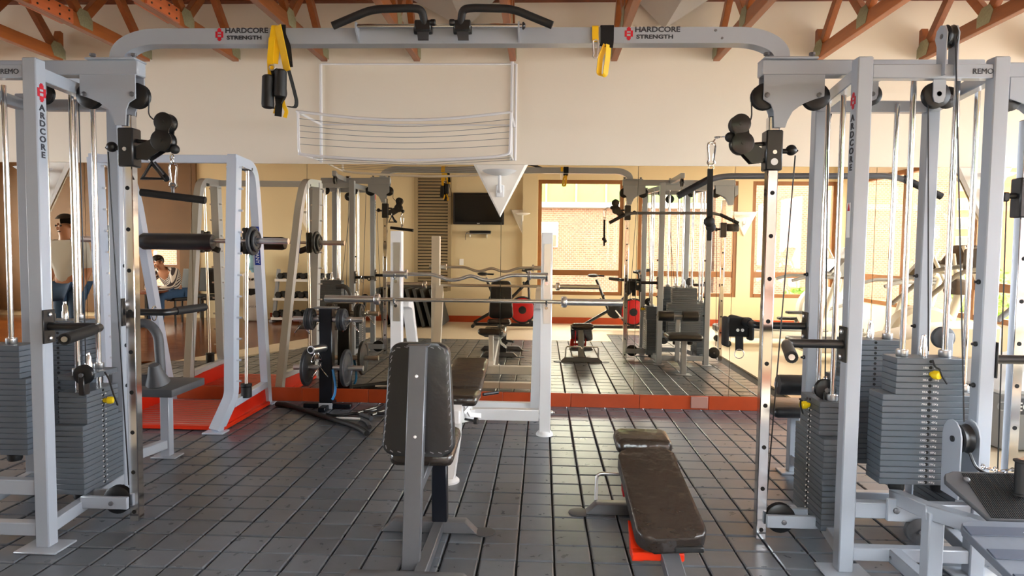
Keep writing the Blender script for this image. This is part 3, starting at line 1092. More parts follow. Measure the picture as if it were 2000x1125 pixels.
MB().tube(fillet([(1.957, 3.035, .965), (2.205, 3.035, .965), (2.30, 2.66, .965)], .03), .0195, 14).build('dip_handle', 'black_metal', t)
MB().cyl((2.225, 2.955, .965), (2.30, 2.66, .965), .024, 14).build('hand_grip', 'black_rubber', t)

# ---- the low row platform in front of the right tower (bolted to it)
t = tower_r
for p, q, w, h in (((1.59, 3.07, .335), (1.56, 2.72, .395), .055, .06), ((1.56, 2.74, .395), (1.70, 2.35, .44), .055, .06), ((1.57, 3.06, .09), (1.60, 2.35, .06), .055, .06),
                   ((1.565, 2.73, .03), (1.565, 2.73, .40), .06, .06)):
    MB().bar(p, q, w, h, up=(0, 0, 1) if abs(V(q).z - V(p).z) < .3 else (0, 1, 0)).build('row_frame', 'paint_grey', t)
MB().box((1.60, 3.00, .30), (.16, .02, .10), b=.003).build('frame_plate', 'paint_grey', t)
for x, z in ((1.555, .30), (1.66, .30)):
    MB().lathe((x, 2.99, z), (0, -1, 0), [(.013, 0), (.013, .01), (.007, .014)], 8).build('bolt', 'charcoal_metal', t)
MB().lathe((1.555, 3.005, .085), (0, -1, 0), [(.013, 0), (.013, .012), (.007, .016)], 8).build('bolt', 'charcoal_metal', t)
lp = MB()
for s, dy in ((-1, 0), (1, 0)):
    xx = 1.775 + s * .035
    lp.prism([(xx, 2.86, .40), (xx, 2.98, .40), (xx, 2.985, .62)] + [(xx, 2.92 + .066 * math.cos(a), .65 + .075 * math.sin(a)) for a in (0, .5, 1, 1.5, 2, 2.5, 3)] + [(xx, 2.855, .6)], (s * .006, 0, 0))
lp.build('low_pulley_housing', 'paint_grey', t)
pulley((1.775, 2.915, .645), (1, 0, 0), .062, t, w=.05)
MB().cyl((1.735, 2.91, .645), (1.728, 2.91, .645), .013, 10).build('axle_bolt', 'black_metal', t)
pulley((1.655, 2.99, .215), (0, 1, 0), .058, t, w=.03, m='dark_grey')
MB().bar((1.60, 3.03, .30), (1.72, 2.99, .24), .02, .05).build('pulley_hanger', 'paint_grey', t)
MB().tube(fillet([(1.775, 2.86, .60), (1.79, 2.84, .54), (1.84, 2.78, .52)], .03), .006, 6).build('cable', 'cable', t)


def footboard(name, y0, z0, y1, z1, xl0, xl1, xc, m, thick=.02, ribs=0, bands=0):
    """A board seen from the front: top edge (y0,z0) far, bottom edge (y1,z1) near; half widths xl0 at the top and xl1 at the bottom."""
    cr = .05
    far = [(xc - xl0 + cr, y0, z0), (xc + xl0 - cr, y0, z0)]
    f = cr / max(.01, (V((0, y0, z0)) - V((0, y1, z1))).length)
    yk, zk = y0 + (y1 - y0) * f, z0 + (z1 - z0) * f
    pts = [(xc - xl1, y1, z1), (xc - xl0, yk, zk), (xc - xl0 + cr * .3, y0 + (yk - y0) * .3, z0 + (zk - z0) * .3), far[0], far[1], (xc + xl0 - cr * .3, y0 + (yk - y0) * .3, z0 + (zk - z0) * .3), (xc + xl0, yk, zk), (xc + xl1, y1, z1)]
    nrm = (V((0, y0, z0)) - V((0, y1, z1))).cross(V((1, 0, 0))).normalized()
    if nrm.z > 0:
        nrm = -nrm
    o = MB().prism(pts, nrm * thick, b=.002).build(name, m, t)
    d = V((0, y1 - y0, z1 - z0))
    b = MB()
    if ribs:
        for k in range(ribs):
            x = xc - xl1 + .01 + (2 * xl1 - .02) * k / (ribs - 1)
            p = V((x, y0, z0)) + d * .05 - nrm * .001
            q = V((x, y0, z0)) + d * .97 - nrm * .001
            b.bar(p, q, .0042, .006, up=nrm, b=0)
        b.build('rubber_ribs', 'black_rubber', o, kind='stuff')
    if bands:
        for k in range(bands):
            s = (k + .3) / bands
            p = V((xc, y0, z0)) + d * (s + .22 / bands) - nrm * .002
            L = d.normalized()
            R = M4((V((1, 0, 0)), L, L.cross(V((1, 0, 0))) * -1)).transposed()
            hw = xl0 + (xl1 - xl0) * s
            b.box(p, (2 * hw - .006, d.length / bands * .42, .005), rot=R, b=.002)
        b.build('grip_bands', 'board_band', o, kind='stuff')
    return o


MATS['board_blue'] = None
mat('board_band', '#464E5E', 0.5, var=0.1, scale=30)
mat('board_blue', '#666D79', 0.5, var=0.1, scale=30)
mat('board_black', '#4A4B4F', 0.6)
footboard('foot_board', 2.66, .585, 2.46, .475, .235, .165, 1.775, 'board_black', ribs=46)
footboard('step_board', 2.44, .478, 1.98, .36, .235, .20, 1.71, 'board_blue', thick=.03, bands=4)
MB().bar((1.71, 2.36, .435), (1.71, 2.30, .01), .06, up=(0, 1, 0)).build('row_frame', 'paint_grey', t)
MB().lathe((1.615, 2.615, .566), (0, -.45, .9), [(.012, 0), (.012, .006), (.006, .010)], 8).build('bolt', 'charcoal_metal', t)

# ---- seated row handle resting on the foot board
hd = thing('row_handle', (1.86, 2.60, .55), 'black close-grip row handle standing on the ribbed foot board', 'handle')
for x, y in ((1.775, 2.56), (1.845, 2.60)):
    MB().lathe((x, y, .53), (0, 0, 1), [(.02, 0), (.026, .003), (.026, .008), (.020, .011), (.020, .125), (.026, .128), (.026, .134), (.018, .137)], 18).build('grip', 'black_rubber', hd)
MB().bar((1.765, 2.55, .535), (1.855, 2.607, .535), .02, .006).bar((1.765, 2.55, .665), (1.855, 2.607, .665), .03, .006).build('grip_frame', 'black_metal', hd)
MB().tube(fillet([(1.81, 2.59, .60), (1.83, 2.66, .60), (1.80, 2.72, .57), (1.785, 2.80, .56)], .03), .004, 6).build('link', 'chrome', hd)
ch = MB()
for k in range(4):
    ch.ring((1.80 - .006 * k, 2.70 + .028 * k, .575 - .003 * k), (1, 0, 0) if k % 2 else (0, 0, 1), .011, .0028, 10, 6)
ch.build('chain', 'chrome', hd, kind='stuff')

# ================================================================ OVERHEAD BEAM
xl, xr = -2.092, 1.11
bm_ = thing('crossover_beam', (-.49, 3.35, 2.34), 'long grey overhead pull-up beam joining the two cable towers', 'beam')


def rect_sweep(pts, w, h, name, m, parent):
    """Rectangular tube along a path in the XZ plane, w along y."""
    b = MB()
    b.flat(pts, w, h, side=(0, 1, 0))
    return b.build(name, m, parent, ang=25)


Rb = .215
zb = 2.434
path = [(xl, 3.35, 2.331)]
for k in range(0, 13):
    a = math.pi - k / 12 * math.pi / 2
    path.append((xl + Rb * .95 + Rb * .95 * math.cos(a), 3.35, 2.331 + .005 + (zb - 2.336) * math.sin(a)))
for k in range(0, 13):
    a = math.pi / 2 - k / 12 * math.pi / 2
    path.append((xr - Rb * .95 + Rb * .95 * math.cos(a), 3.35, 2.336 + (zb - 2.336) * math.sin(a)))
path.append((xr, 3.35, 2.331))
rect_sweep(path, .075, .075, 'beam_tube', 'paint_grey', bm_)
for x in (.80, .83):
    MB().lathe((x, 3.3125, 2.455 - (x - .80) * 1.2), (0, -1, 0), [(.006, 0), (.006, .003)], 8).build('bolt', 'charcoal_metal', bm_)
for x0 in (-1.60, .372):
    logo_mark((x0 + .022, 3.3118, 2.441), (1, 0, 0), (0, 0, 1), .052, bm_)
    text('beam_lettering', 'HARDCORE', 'logo_dark', .034, (x0 + .050, 3.3118, 2.449), (1, 0, 0), (0, 0, 1), bm_, sx=1.16, space=1.0, kind='stuff', offset=.0009)
    text('beam_lettering', 'STRENGTH', 'logo_dark', .025, (x0 + .058, 3.3118, 2.418), (1, 0, 0), (0, 0, 1), bm_, sx=1.36, space=1.02, kind='stuff', offset=.0009)
# chrome slider rod with end brackets
MB().cyl((-.90, 3.27, 2.465), (-.11, 3.27, 2.465), .011, 12).build('slider_rod', 'chrome', bm_)
for x in (-.895, -.125):
    MB().prism([(x - .004, 3.312, 2.40), (x - .004, 3.312, 2.48), (x - .004, 3.258, 2.482), (x - .004, 3.255, 2.45)], (.008, 0, 0)).build('rod_bracket', 'paint_grey', bm_)
MB().lathe((-.108, 3.27, 2.465), (1, 0, 0), [(.016, 0), (.018, .006), (.01, .014)], 10).build('rod_nut', 'black_metal', bm_)
for x, s in ((-.575, -1), (-.388, 1)):
    c = MB()
    c.box((x, 3.268, 2.462), (.078, .05, .05), b=.005)
    c.lathe((x + s * -.045, 3.25, 2.475), (s * -1, 0, 0), [(.012, -.01), (.016, -.004), (.016, .012), (.012, .016)], 12)
    c.lathe((x + .043, 3.268, 2.445), (-1, 0, 0), [(.018, 0), (.02, .008), (.02, .078), (.018, .086)], 14)
    cl = c.build('slider_clamp', 'black_metal', bm_)
    MB().prism([(x - .028, 3.255, 2.437), (x + .028, 3.255, 2.437), (x + .034, 3.215, 2.385), (x - .016, 3.215, 2.385)], (0, .006, -.002)).build('clamp_flap', 'dark_grey', cl)
    e = x + s * -.01
    # grip: rises from the clamp, runs sideways, bends down at its end
    pts = [(e, 3.262, 2.465), (e + s * .012, 3.235, 2.53), (e + s * .06, 3.225, 2.533), (e + s * .245, 3.225, 2.528), (e + s * .43, 3.225, 2.453)]
    MB().tube(fillet(pts, .05, 6), .0185, 14).build('pullup_grip', 'black_rubber', bm_)
    MB().lathe((x + s * -.005, 3.26, 2.485), (.1 * s, 0, 1), [(.006, 0), (.006, .025), (.009, .026), (.007, .04)], 8).build('clamp_screw', 'black_metal', cl)

# ================================================================ STRAPS AND ATTACHMENTS
def carabiner(name, c, s, m, parent, r=.0035, yaw_=0):
    pts = []
    for a, b in ((0, 1), (-.26, .9), (-.32, .6), (-.2, -.5), (-.3, -.8), (-.12, -1), (.12, -1), (.3, -.8), (.2, -.5), (.32, .6), (.26, .9)):
        pts.append(V(c) + V((a * s * math.cos(yaw_), a * s * math.sin(yaw_), b * s)))
    return MB().tube(pts, r, 8, closed=True).build(name, m, parent)


st = thing('suspension_trainer', (-1.29, 3.3, 2.47), 'yellow and black suspension trainer bundled over the beam, beside the left red logo', 'exercise strap')


def strap(name, pts, w, m, parent, side=(1, 0, 0), th=.003, R_=.015):
    return MB().flat(fillet(pts, R_, 4), w, th, side).build(name, m, parent, ang=50)


y0 = 3.302
strap('yellow_strap', [(-1.30, 3.39, 2.40), (-1.295, 3.392, 2.478), (-1.29, 3.305, 2.484), (-1.30, y0, 2.42), (-1.312, 3.298, 2.30)], .052, 'yellow', st, side=(1, .15, 0))
strap('yellow_strap', [(-1.285, y0 - .004, 2.478), (-1.27, 3.29, 2.42), (-1.235, 3.285, 2.26)], .038, 'yellow', st, side=(.9, -.3, 0.2))
strap('yellow_strap', [(-1.312, 3.294, 2.42), (-1.318, 3.285, 2.32), (-1.315, 3.285, 2.235)], .03, 'yellow', st)
strap('black_strap', [(-1.262, y0, 2.484), (-1.262, y0 - .002, 2.44), (-1.235, 3.295, 2.38), (-1.225, 3.292, 2.28)], .03, 'webbing', st)
strap('black_strap', [(-1.245, 3.30, 2.31), (-1.215, 3.30, 2.20), (-1.195, 3.30, 2.12), (-1.20, 3.30, 2.09), (-1.24, 3.30, 2.095)], .026, 'webbing', st, side=(.3, 1, 0))
strap('black_strap', [(-1.30, 3.285, 2.27), (-1.282, 3.28, 2.20), (-1.275, 3.28, 2.10), (-1.282, 3.285, 2.045)], .034, 'webbing', st)
strap('yellow_tab', [(-1.262, 3.288, 2.13), (-1.252, 3.288, 2.09), (-1.24, 3.288, 2.07), (-1.25, 3.288, 2.04)], .018, 'yellow', st)
strap('yellow_tab', [(-1.285, 3.292, 2.12), (-1.295, 3.292, 2.085), (-1.302, 3.292, 2.06)], .014, 'yellow', st)
MB().lathe((-1.325, 3.27, 2.08), (.02, 0, 1), [(.018, 0), (.028, .006), (.030, .02), (.028, .15), (.018, .158)], 16).build('foam_grip', 'black_rubber', st)
MB().lathe((-1.266, 3.27, 2.13), (.04, 0, 1), [(.018, 0), (.028, .006), (.030, .02), (.028, .125), (.018, .134)], 16).build('foam_grip', 'black_rubber', st)
strap('foot_cradle', [(-1.315, 3.282, 2.22), (-1.29, 3.275, 2.255), (-1.25, 3.275, 2.235), (-1.238, 3.28, 2.15), (-1.262, 3.28, 2.105)], .022, 'webbing', st, side=(0, 1, 0))
strap('foot_cradle', [(-1.345, 3.285, 2.22), (-1.348, 3.285, 2.10), (-1.33, 3.285, 2.085), (-1.30, 3.285, 2.085)], .024, 'webbing', st, side=(0.2, 1, 0))
MB().ring((-1.307, 3.278, 2.275), (0, 1, 0), .013, .0035, 14, 6).build('ring', 'steel', st)

st2 = thing('suspension_anchor', (.27, 3.3, 2.47), 'yellow anchor strap with a black sleeve and steel carabiner, looped on the beam', 'exercise strap')
strap('yellow_strap', [(.238, 3.392, 2.42), (.238, 3.392, 2.478), (.236, 3.304, 2.478), (.236, y0, 2.43), (.238, 3.30, 2.40)], [.032] * 11 + [.026] * 4 + [.018] * 2 if False else .03, 'yellow', st2)
strap('black_sleeve', [(.292, 3.394, 2.40), (.292, 3.394, 2.48), (.292, 3.302, 2.48), (.292, 3.30, 2.40), (.288, 3.298, 2.375)], .062, 'webbing', st2)
strap('yellow_strap', [(.298, 3.295, 2.385), (.296, 3.29, 2.33), (.285, 3.288, 2.245), (.27, 3.29, 2.238), (.255, 3.295, 2.25), (.262, 3.30, 2.33), (.285, 3.30, 2.385)], .03, 'yellow', st2, side=(.8, .6, 0))
carabiner('carabiner', (.238, 3.294, 2.365), .042, 'steel', st2, .0035)

# ---- attachments on the left column
cx = -1.845
sb = thing('straight_bar', (cx, 3.35, 1.66), 'short straight black pulldown bar on a carabiner by the left chrome column', 'handle')
carabiner('carabiner', (cx + .005, 3.35, 1.765), .062, 'chrome', sb, .0055)
MB().ring((cx, 3.35, 1.855), (0, 1, 0), .014, .004, 14, 6, sx=.6).ring((cx, 3.35, 1.835), (1, 0, 0), .012, .003, 12, 6).build('shackle', 'chrome', sb)
MB().cyl((cx - .15, 3.33, 1.680), (cx + .158, 3.37, 1.645), .0185, 16).build('bar', 'black_rubber', sb)
MB().box((cx + .003, 3.35, 1.69), (.014, .014, .05), b=.003).ring((cx + .003, 3.35, 1.715), (0, 1, 0), .011, .004, 12, 6).build('bar_eye', 'charcoal_metal', sb)
MB().cyl((cx - .1505, 3.33, 1.680), (cx - .153, 3.33, 1.6803), .013, 12).build('end_cap', 'steel', sb)

vh = thing('triangle_handle', (-1.955, 3.36, 1.79), 'black triangular rowing handle hung behind the left chrome column', 'handle')
MB().tube([(-1.965, 3.38, 1.832), (-2.01, 3.37, 1.752), (-1.905, 3.375, 1.752)], .012, 10, closed=True).tube([(-1.965, 3.39, 1.832), (-1.925, 3.42, 1.77), (-1.902, 3.40, 1.752)], .015, 10).build('handle_frame', 'black_metal', vh)
MB().ring((-1.97, 3.375, 1.85), (1, 0, 0), .016, .004, 12, 6).build('eye', 'steel', vh)

# ---- rope on the right column
rp = thing('triceps_rope', (.80, 3.35, 1.7), 'black triceps strap with rubber ends hanging from the right carriage', 'handle')
carabiner('carabiner', (.802, 3.34, 1.885), .055, 'chrome', rp, .0055)
MB().tube(fillet([(.89, 3.35, 1.968), (.85, 3.35, 1.968), (.815, 3.345, 1.955), (.803, 3.34, 1.93)], .02), .004, 6).ring((.83, 3.348, 1.965), (0, 0, 1), .012, .003, 10, 6).build('cable_link', 'chrome', rp)
MB().ring((.802, 3.34, 1.822), (0, 1, 0), .015, .0035, 14, 6, sx=.8).build('ring', 'chrome', rp)
strap('strap', [(.798, 3.338, 1.812), (.798, 3.335, 1.7), (.80, 3.33, 1.575)], .026, 'webbing', rp, th=.008)
MB().ball((.797, 3.325, 1.56), .026).ball((.81, 3.345, 1.535), .024).build('rope_end', 'black_rubber', rp)
MB().box((.80, 3.33, 1.50), (.022, .01, .06), b=.003).build('strap_tail', 'webbing', rp)

# ---- lat bar behind the right tower
lb_ = thing('lat_bar', (1.6, 4.08, 1.86), 'wide black lat pulldown bar with bent ends hanging behind the right tower', 'handle')
MB().tube(fillet([(.79, 4.08, 1.74), (1.0, 4.08, 1.858), (2.05, 4.08, 1.866), (2.30, 4.08, 1.75)], .1, 8), .0175, 14).build('bar', 'charcoal_metal', lb_)
for a, c in (((.79, 4.08, 1.74), (.97, 4.08, 1.841)), ((2.30, 4.08, 1.75), (2.08, 4.08, 1.852))):
    MB().cyl(a, c, .0205, 14).build('bar_grip', 'black_rubber', lb_)
MB().cyl((1.63, 4.08, 1.865), (1.63, 4.08, 1.92), .01, 10).ring((1.63, 4.08, 1.93), (0, 1, 0), .014, .004, 12, 6).cyl((1.63, 4.08, 1.94), (1.63, 4.08, 2.18), .004, 6).build('bar_eye', 'chrome', lb_)
# ---- chin bar stub, straps on the right dip handle
ab = thing('ab_strap', (1.16, 3.95, .95), 'black padded ab strap with a steel ring hung on the rear dip handle', 'exercise strap')
MB().box((1.12, 3.93, .99), (.15, .05, .11), b=.012, seg=2).build('pad', 'webbing', ab)
for x in (1.05, 1.19):
    MB().box((x, 3.93, .965), (.034, .06, .17 if x < 1.1 else .1), b=.012, seg=2).build('side_pad', 'black_rubber', ab)
for x in (1.112, 1.138):
    MB().cyl((x, 3.904, .975), (x, 3.900, .975), .009, 10).build('rivet', 'label_white', ab)
strap('strap', [(1.12, 3.90, .94), (1.12, 3.89, .86)], .045, 'webbing', ab)
MB().ring((1.12, 3.89, .842), (0, 1, 0), .026, .0028, 20, 6).build('ring', 'steel', ab)
rg = tag(MB().ring((-2.235, 3.84, 1.025), (1, .2, 0), .042, .0035, 20, 8).build('steel_ring', 'chrome'), 'thin chrome ring threaded on the left rear dip handle', 'ring')
# ---- drying rack on the wall above the mirror
dr = thing('drying_rack', (-1.1, 6.08, 2.5), 'white wall-mounted clothes drying rack above the mirror', 'drying rack')
yw = YW - .03
MB().tube([(-1.99, yw, 3.04), (-1.99, yw, 2.175)], .013, 10).build('pole', 'white_paint', dr)
MB().tube([(-.285, yw, 3.20), (-.285, yw, 2.20)], .013, 10).build('pole', 'white_paint', dr)
MB().tube([(-.25, yw, 3.04), (-.25, yw, 2.20)], .010, 10).build('pole', 'white_paint', dr)
MB().tube([(-1.99, yw, 3.04), (-.25, yw, 3.04)], .008, 8).build('top_rail', 'white_paint', dr)
MB().tube([(-1.99, yw, 2.51), (-.285, yw, 2.51)], .006, 8).build('wall_rail', 'white_paint', dr)
yf = 5.52
fr = lambda z, sag: [(-1.99 + 1.73 * k / 14, yf, z - sag * math.sin(math.pi * k / 14)) for k in range(15)]
top = fillet([(-1.99, yw, 2.51), (-2.0, yf, 2.51)], .05) + fr(2.51, .065)[1:] + [(-.262, yf + .02, 2.50)]
MB().tube(top, .011, 8).build('front_rail', 'white_paint', dr)
MB().tube([(-.262, yf, 2.50), (-.262, yw, 2.50)], .011, 8).build('side_arm', 'white_paint', dr)
bot = [(-1.99, yf, 2.51), (-1.985, yf, 2.20), (-1.975, yf, 2.17)] + fr(2.165, .04)[1:-1] + [(-.27, yf, 2.18), (-.262, yf, 2.50)]
MB().tube(fillet(bot, .03, 3), .011, 8).build('lower_frame', 'white_paint', dr)
MB().tube([(-1.985, yf, 2.17), (-1.985, yw, 2.19)], .009, 8).build('side_arm', 'white_paint', dr)
MB().tube([(-.27, yf, 2.18), (-.27, yw, 2.21)], .009, 8).build('side_arm', 'white_paint', dr)
for k, z in enumerate((2.455, 2.40, 2.355, 2.305, 2.25)):
    MB().tube(fr(z, .06 - .006 * k), .0022, 5).build('line', 'cardio_grey', dr)
for k, y in enumerate((5.68, 5.84, 5.98)):
    MB().tube([(-1.985, y, 2.18), (-1.1, y, 2.14), (-.27, y, 2.19)], .0022, 5).build('line', 'cardio_grey', dr)

# ================================================================ SMITH MACHINE
sm = thing('smith_machine', (-2.9, 5.5, 0), 'smith machine with pale blue frame and red grooved platform by the mirror', 'gym machine')
for name_x, X, top in (('R', -2.37, 2.09), ('L', -3.43, 2.09)):
    s = 1 if X > -3 else -1
    # front post: kicks forward at its foot, bends back at its top and comes down as the rear post
    MB().flat(fillet([(X - s * .09, 5.02, .012), (X - s * .03, 5.16, .25), (X - s * .02, 5.16, .9), (X + s * .015, 5.16, 2.085)], .06), .075, .095, side=(1, 0, 0)).build('front_post', 'smith_paint', sm, ang=25)
    MB().flat(fillet([(X + s * .012, 5.12, 2.075), (X, 5.52, 2.06), (X - s * .02, 5.62, 1.80), (X - s * .09, 5.99, .012)], .13, 8), .065, .075, side=(1, 0, 0)).build('rear_post', 'smith_paint', sm, ang=25)
    MB().bar((X - s * .03, 5.16, .19), (X - s * .085, 5.93, .19), .06, .055).build('side_rail', 'smith_paint', sm)
    MB().box((X - s * .09, 5.02, .006), (.16, .12, .012), b=.003).build('foot_plate', 'smith_paint', sm)
    MB().box((X - s * .10, 6.0, .006), (.15, .12, .012), b=.003).build('foot_plate', 'smith_paint', sm)
    for k in range(11):
        z = 2.02 - .165 * k + (.0 if k < 11 else 0)
        xx = X - s * .02 + s * .035 * (z - .25) / 1.85
        MB().cyl((xx - .065, 5.17, z), (xx + .065, 5.17, z), .0085, 8).build('rack_peg', 'steel', sm)
    MB().cyl((X + s * .0, 5.36, .26), (X + s * .0, 5.43, 2.06), .0125, 12).build('guide_rod', 'steel_warm', sm)
    MB().lathe((X, 5.36, .20), (0, 0, 1), [(.038, 0), (.042, .005), (.042, .085), (.03, .09), (.044, .092), (.044, .11), (.02, .112)], 18).build('rubber_stop', 'black_rubber', sm)
    MB().box((X, 5.42, 2.035), (.07, .06, .03), b=.004).build('rod_clamp', 'black_metal', sm)
    MB().box((X - .0, 5.39, 1.46), (.05, .07, .21), b=.01).build('bar_carriage', 'black_metal', sm)
    MB().cyl((X - s * .03, 5.36, 1.40), (X - s * .11, 5.36, 1.37), .03, 14).build('safety_hook', 'black_metal', sm)
    # weight plates on the sleeve
    for k, (r, w, off) in enumerate(((.115, .026, .055), (.085, .022, .083))):
        xx = X + s * off
        MB().lathe((xx, 5.36, 1.46), (s, 0, 0), [(.028, 0), (r - .004, 0), (r, .004), (r, w - .004), (r - .006, w), (r * .8, w), (r * .76, w * .72), (r * .5, w * .72), (r * .45, w), (.028, w)], 30).build('bar_plate', 'iron_plate', sm)
    # red side board
    MB().bar((X - s * .075, 5.10, .09), (X - s * .09, 5.95, .09), .02, .15).build('side_board', 'red_paint', sm)
    MB().bar((X - s * .075, 5.12, .165), (X - s * .09, 5.95, .165), .035, .012).build('board_edge', 'red_paint', sm)
MB().bar((-3.43, 5.14, 2.075), (-2.39, 5.14, 2.075), .05, .06).build('top_bar', 'smith_paint', sm)
MB().cyl((-3.78, 5.36, 1.46), (-2.02, 5.36, 1.46), .0145, 16).build('bar', 'steel', sm)
for s, x in ((1, -2.29), (-1, -3.51)):
    MB().cyl((x, 5.36, 1.46), (x + s * .275, 5.36, 1.46), .0245, 16).build('bar_sleeve', 'steel', sm)
pad = MB()
pad.lathe((-3.22, 5.36, 1.448), (1, 0, 0), [(.02, 0), (.055, .006), (.068, .03), (.066, .10), (.068, .28), (.066, .46), (.068, .56), (.056, .592), (.02, .60)], 22)
pad.build('bar_pad', 'vinyl_black', sm)
pf = MB().box((-2.9, 5.50, .022), (.98, .88, .03), b=.004).build('platform', 'orange_red', sm)
rb = MB()
for k in range(13):
    rb.box((-2.9, 5.12 + .064 * k, .038), (.92 if k else .8, .011, .004), b=.001)
rb.build('platform_ridges', 'pink_grey', pf, kind='stuff')
lb = MB().prism([(-2.412, 5.70 + .013, 1.55), (-2.412 + .05, 5.70, 1.55), (-2.412 + .05, 5.70, 1.25)], (0, .001, 0))
lb.bm.free()
# maker's label on the rear post (rotated lettering)
py = lambda z: 5.62 + (1.80 - z) * (.37 / 1.788)
o = V((-2.395, py(1.42) - .043, 1.42))
up = V((-.0395, .2, -1)).normalized()
nx = V((1, 0, 0))
R = M4((nx, up, nx.cross(up))).transposed()
lab = MB().box(o, (.05, .33, .002), rot=R, b=.0).build('maker_label', 'label_blue', sm, smooth=False)
text('label_lettering', 'GYM COMPANY', 'label_white', .043, o - up * .155 - nx * .016 + V((0, -.0015, 0)), up, nx, lab, sx=.98, kind='stuff', offset=.0004)

# ================================================================ PLATE TREE
pt = thing('plate_tree', (-1.855, 5.86, 0), 'black weight plate tree holding grey iron plates near the mirror', 'plate rack')
MB().box((-1.87, 5.86, .46), (.115, .09, .86), b=.006).build('post', 'navy', pt)
MB().box((-1.87, 5.86, .89), (.20, .11, .012), b=.003).build('top_plate', 'charcoal_metal', pt)
MB().bar((-2.08, 5.88, .025), (-1.66, 5.88, .025), .06, .04).bar((-1.87, 5.70, .025), (-1.87, 6.04, .025), .06, .04).build('base', 'navy', pt)
MB().box((-1.87, 5.813, .035), (.12, .006, .05), b=.002).build('base_edge', 'smith_paint', pt)
for z, xr_, rr, pos in ((.79, 1, .095, (-2.03, -1.715)), (.365, 1, .163, (-2.04, -1.695))):
    for s, xp in ((-1, pos[0]), (1, pos[1])):
        x0 = -1.87 + s * .05
        x1 = -2.16 if s < 0 else -1.545
        MB().cyl((x0, 5.85, z), (x1, 5.85, z), .0235, 16).build('peg', 'steel', pt)
        for k in range(2 if z > .5 else 1):
            xx = xp + (-.032 * k if s > 0 else .032 * k)
            w = .03
            b = MB().lathe((xx - w / 2, 5.85, z), (1, 0, 0), [(.026, 0), (rr * .5, 0), (rr * .55, .006), (rr * .8, .006), (rr * .84, 0), (rr - .005, 0), (rr, .005), (rr, w - .005), (rr - .005, w), (rr * .84, w), (rr * .8, w - .006), (rr * .55, w - .006), (rr * .5, w), (.026, w)], 34).build('iron_plate', 'iron_plate')
            b.location = (0, 0, 0)
            tag(b, ('upper %s iron plate of the %s pair on the plate tree' % (('outer', 'inner')[k], 'left' if s < 0 else 'right') if z > .5 else 'large grey iron plate low on the %s peg of the plate tree' % ('left' if s < 0 else 'right')), 'weight plate', 'iron plates on the plate tree')
MB().cyl((-1.88, 5.82, .545), (-1.93, 5.62, .555), .034, 16).cyl((-1.93, 5.62, .555), (-1.931, 5.617, .555), .026, 14).build('peg', 'steel', pt)
MB().lathe((-1.9315, 5.616, .555), (-.2, -1, 0), [(.024, 0), (.024, .002)], 14).build('peg_bore', 'dark', pt)


def spring_clip(c, label, ax=(0, 1, 0)):
    """Spring collar with two loop handles."""
    t = thing('spring_clip', c, label, 'clip', 'spring clips on the plate tree')
    C = V(c)
    x, y, d = frame(ax)
    coil = []
    for k in range(30):
        a = k * .5
        coil.append(C + x * .028 * math.cos(a) + y * .028 * math.sin(a) + d * (.0011 * k - .016))
    MB().tube(coil, .0028, 6).build('coil', 'chrome', t)
    for s in (-1, 1):
        q = C + V((0, 0, -.028)) + d * .012 * s
        dn = (V((0, 0, -1)) + d * .75 * s).normalized()
        pr = x if abs(x.z) < .5 else y
        MB().tube([q, q + dn * .04 + pr * .012, q + dn * .085 + pr * .014, q + dn * .095, q + dn * .085 - pr * .014, q + dn * .04 - pr * .012], .0032, 6, closed=True).build('clip_handle', 'chrome', t)


spring_clip((-1.655, 5.85, .79), 'steel spring clip on the upper right peg of the plate tree', (1, 0, 0))
spring_clip((-2.085, 5.85, .765), 'steel spring clip hanging at the upper left peg of the plate tree', (1, 0, 0))
spring_clip((-1.91, 5.70, .552), 'steel spring clip around the front peg of the plate tree', (.2, 1, 0))
spring_clip((-1.90, 5.76, .40), 'steel spring clip hanging low at the middle of the plate tree', (1, .3, 0))
bt = MB().tube(fillet([(-1.80, 5.80, .36), (-1.775, 5.80, .22), (-1.78, 5.79, .14), (-1.80, 5.78, .10)], .04), .011, 8).build('resistance_tube', 'blue_tube')
tag(bt, 'bright blue rubber tube dangling beside the plate tree post', 'exercise band')

# ---- loose ropes on the floor
def rope(pts, r, label, m='black_rubber', name='rubber_rope'):
    o = MB().tube(fillet(pts, .12, 6), r, 10).build(name, m)
    return tag(o, label, 'rope')


rope([(-2.34, 5.90, .022), (-2.25, 5.88, .022), (-2.05, 5.72, .022), (-1.62, 5.36, .022), (-1.42, 5.20, .022), (-1.30, 5.02, .022)], .021, 'long thick black rubber rope lying on the floor tiles')
tb = thing('resistance_tube', (-1.6, 5.5, .02), 'black resistance tube with grey handles and a pale blue core on the floor', 'exercise band')
MB().tube(fillet([(-1.79, 5.60, .018), (-1.74, 5.56, .015), (-1.66, 5.56, .018), (-1.56, 5.64, .02), (-1.50, 5.60, .02)], .06), .012, 8).build('tube', 'black_rubber', tb)
MB().tube(fillet([(-1.67, 5.48, .016), (-1.60, 5.47, .018), (-1.47, 5.46, .018)], .06), .010, 8).build('tube', 'label_white', tb)
MB().cyl((-1.50, 5.60, .022), (-1.38, 5.47, .022), .019, 12).build('handle', 'dark_grey', tb)
MB().tube(fillet([(-1.45, 5.44, .018), (-1.38, 5.36, .018), (-1.33, 5.22, .018)], .05), .017, 10).build('handle', 'dark_grey', tb)
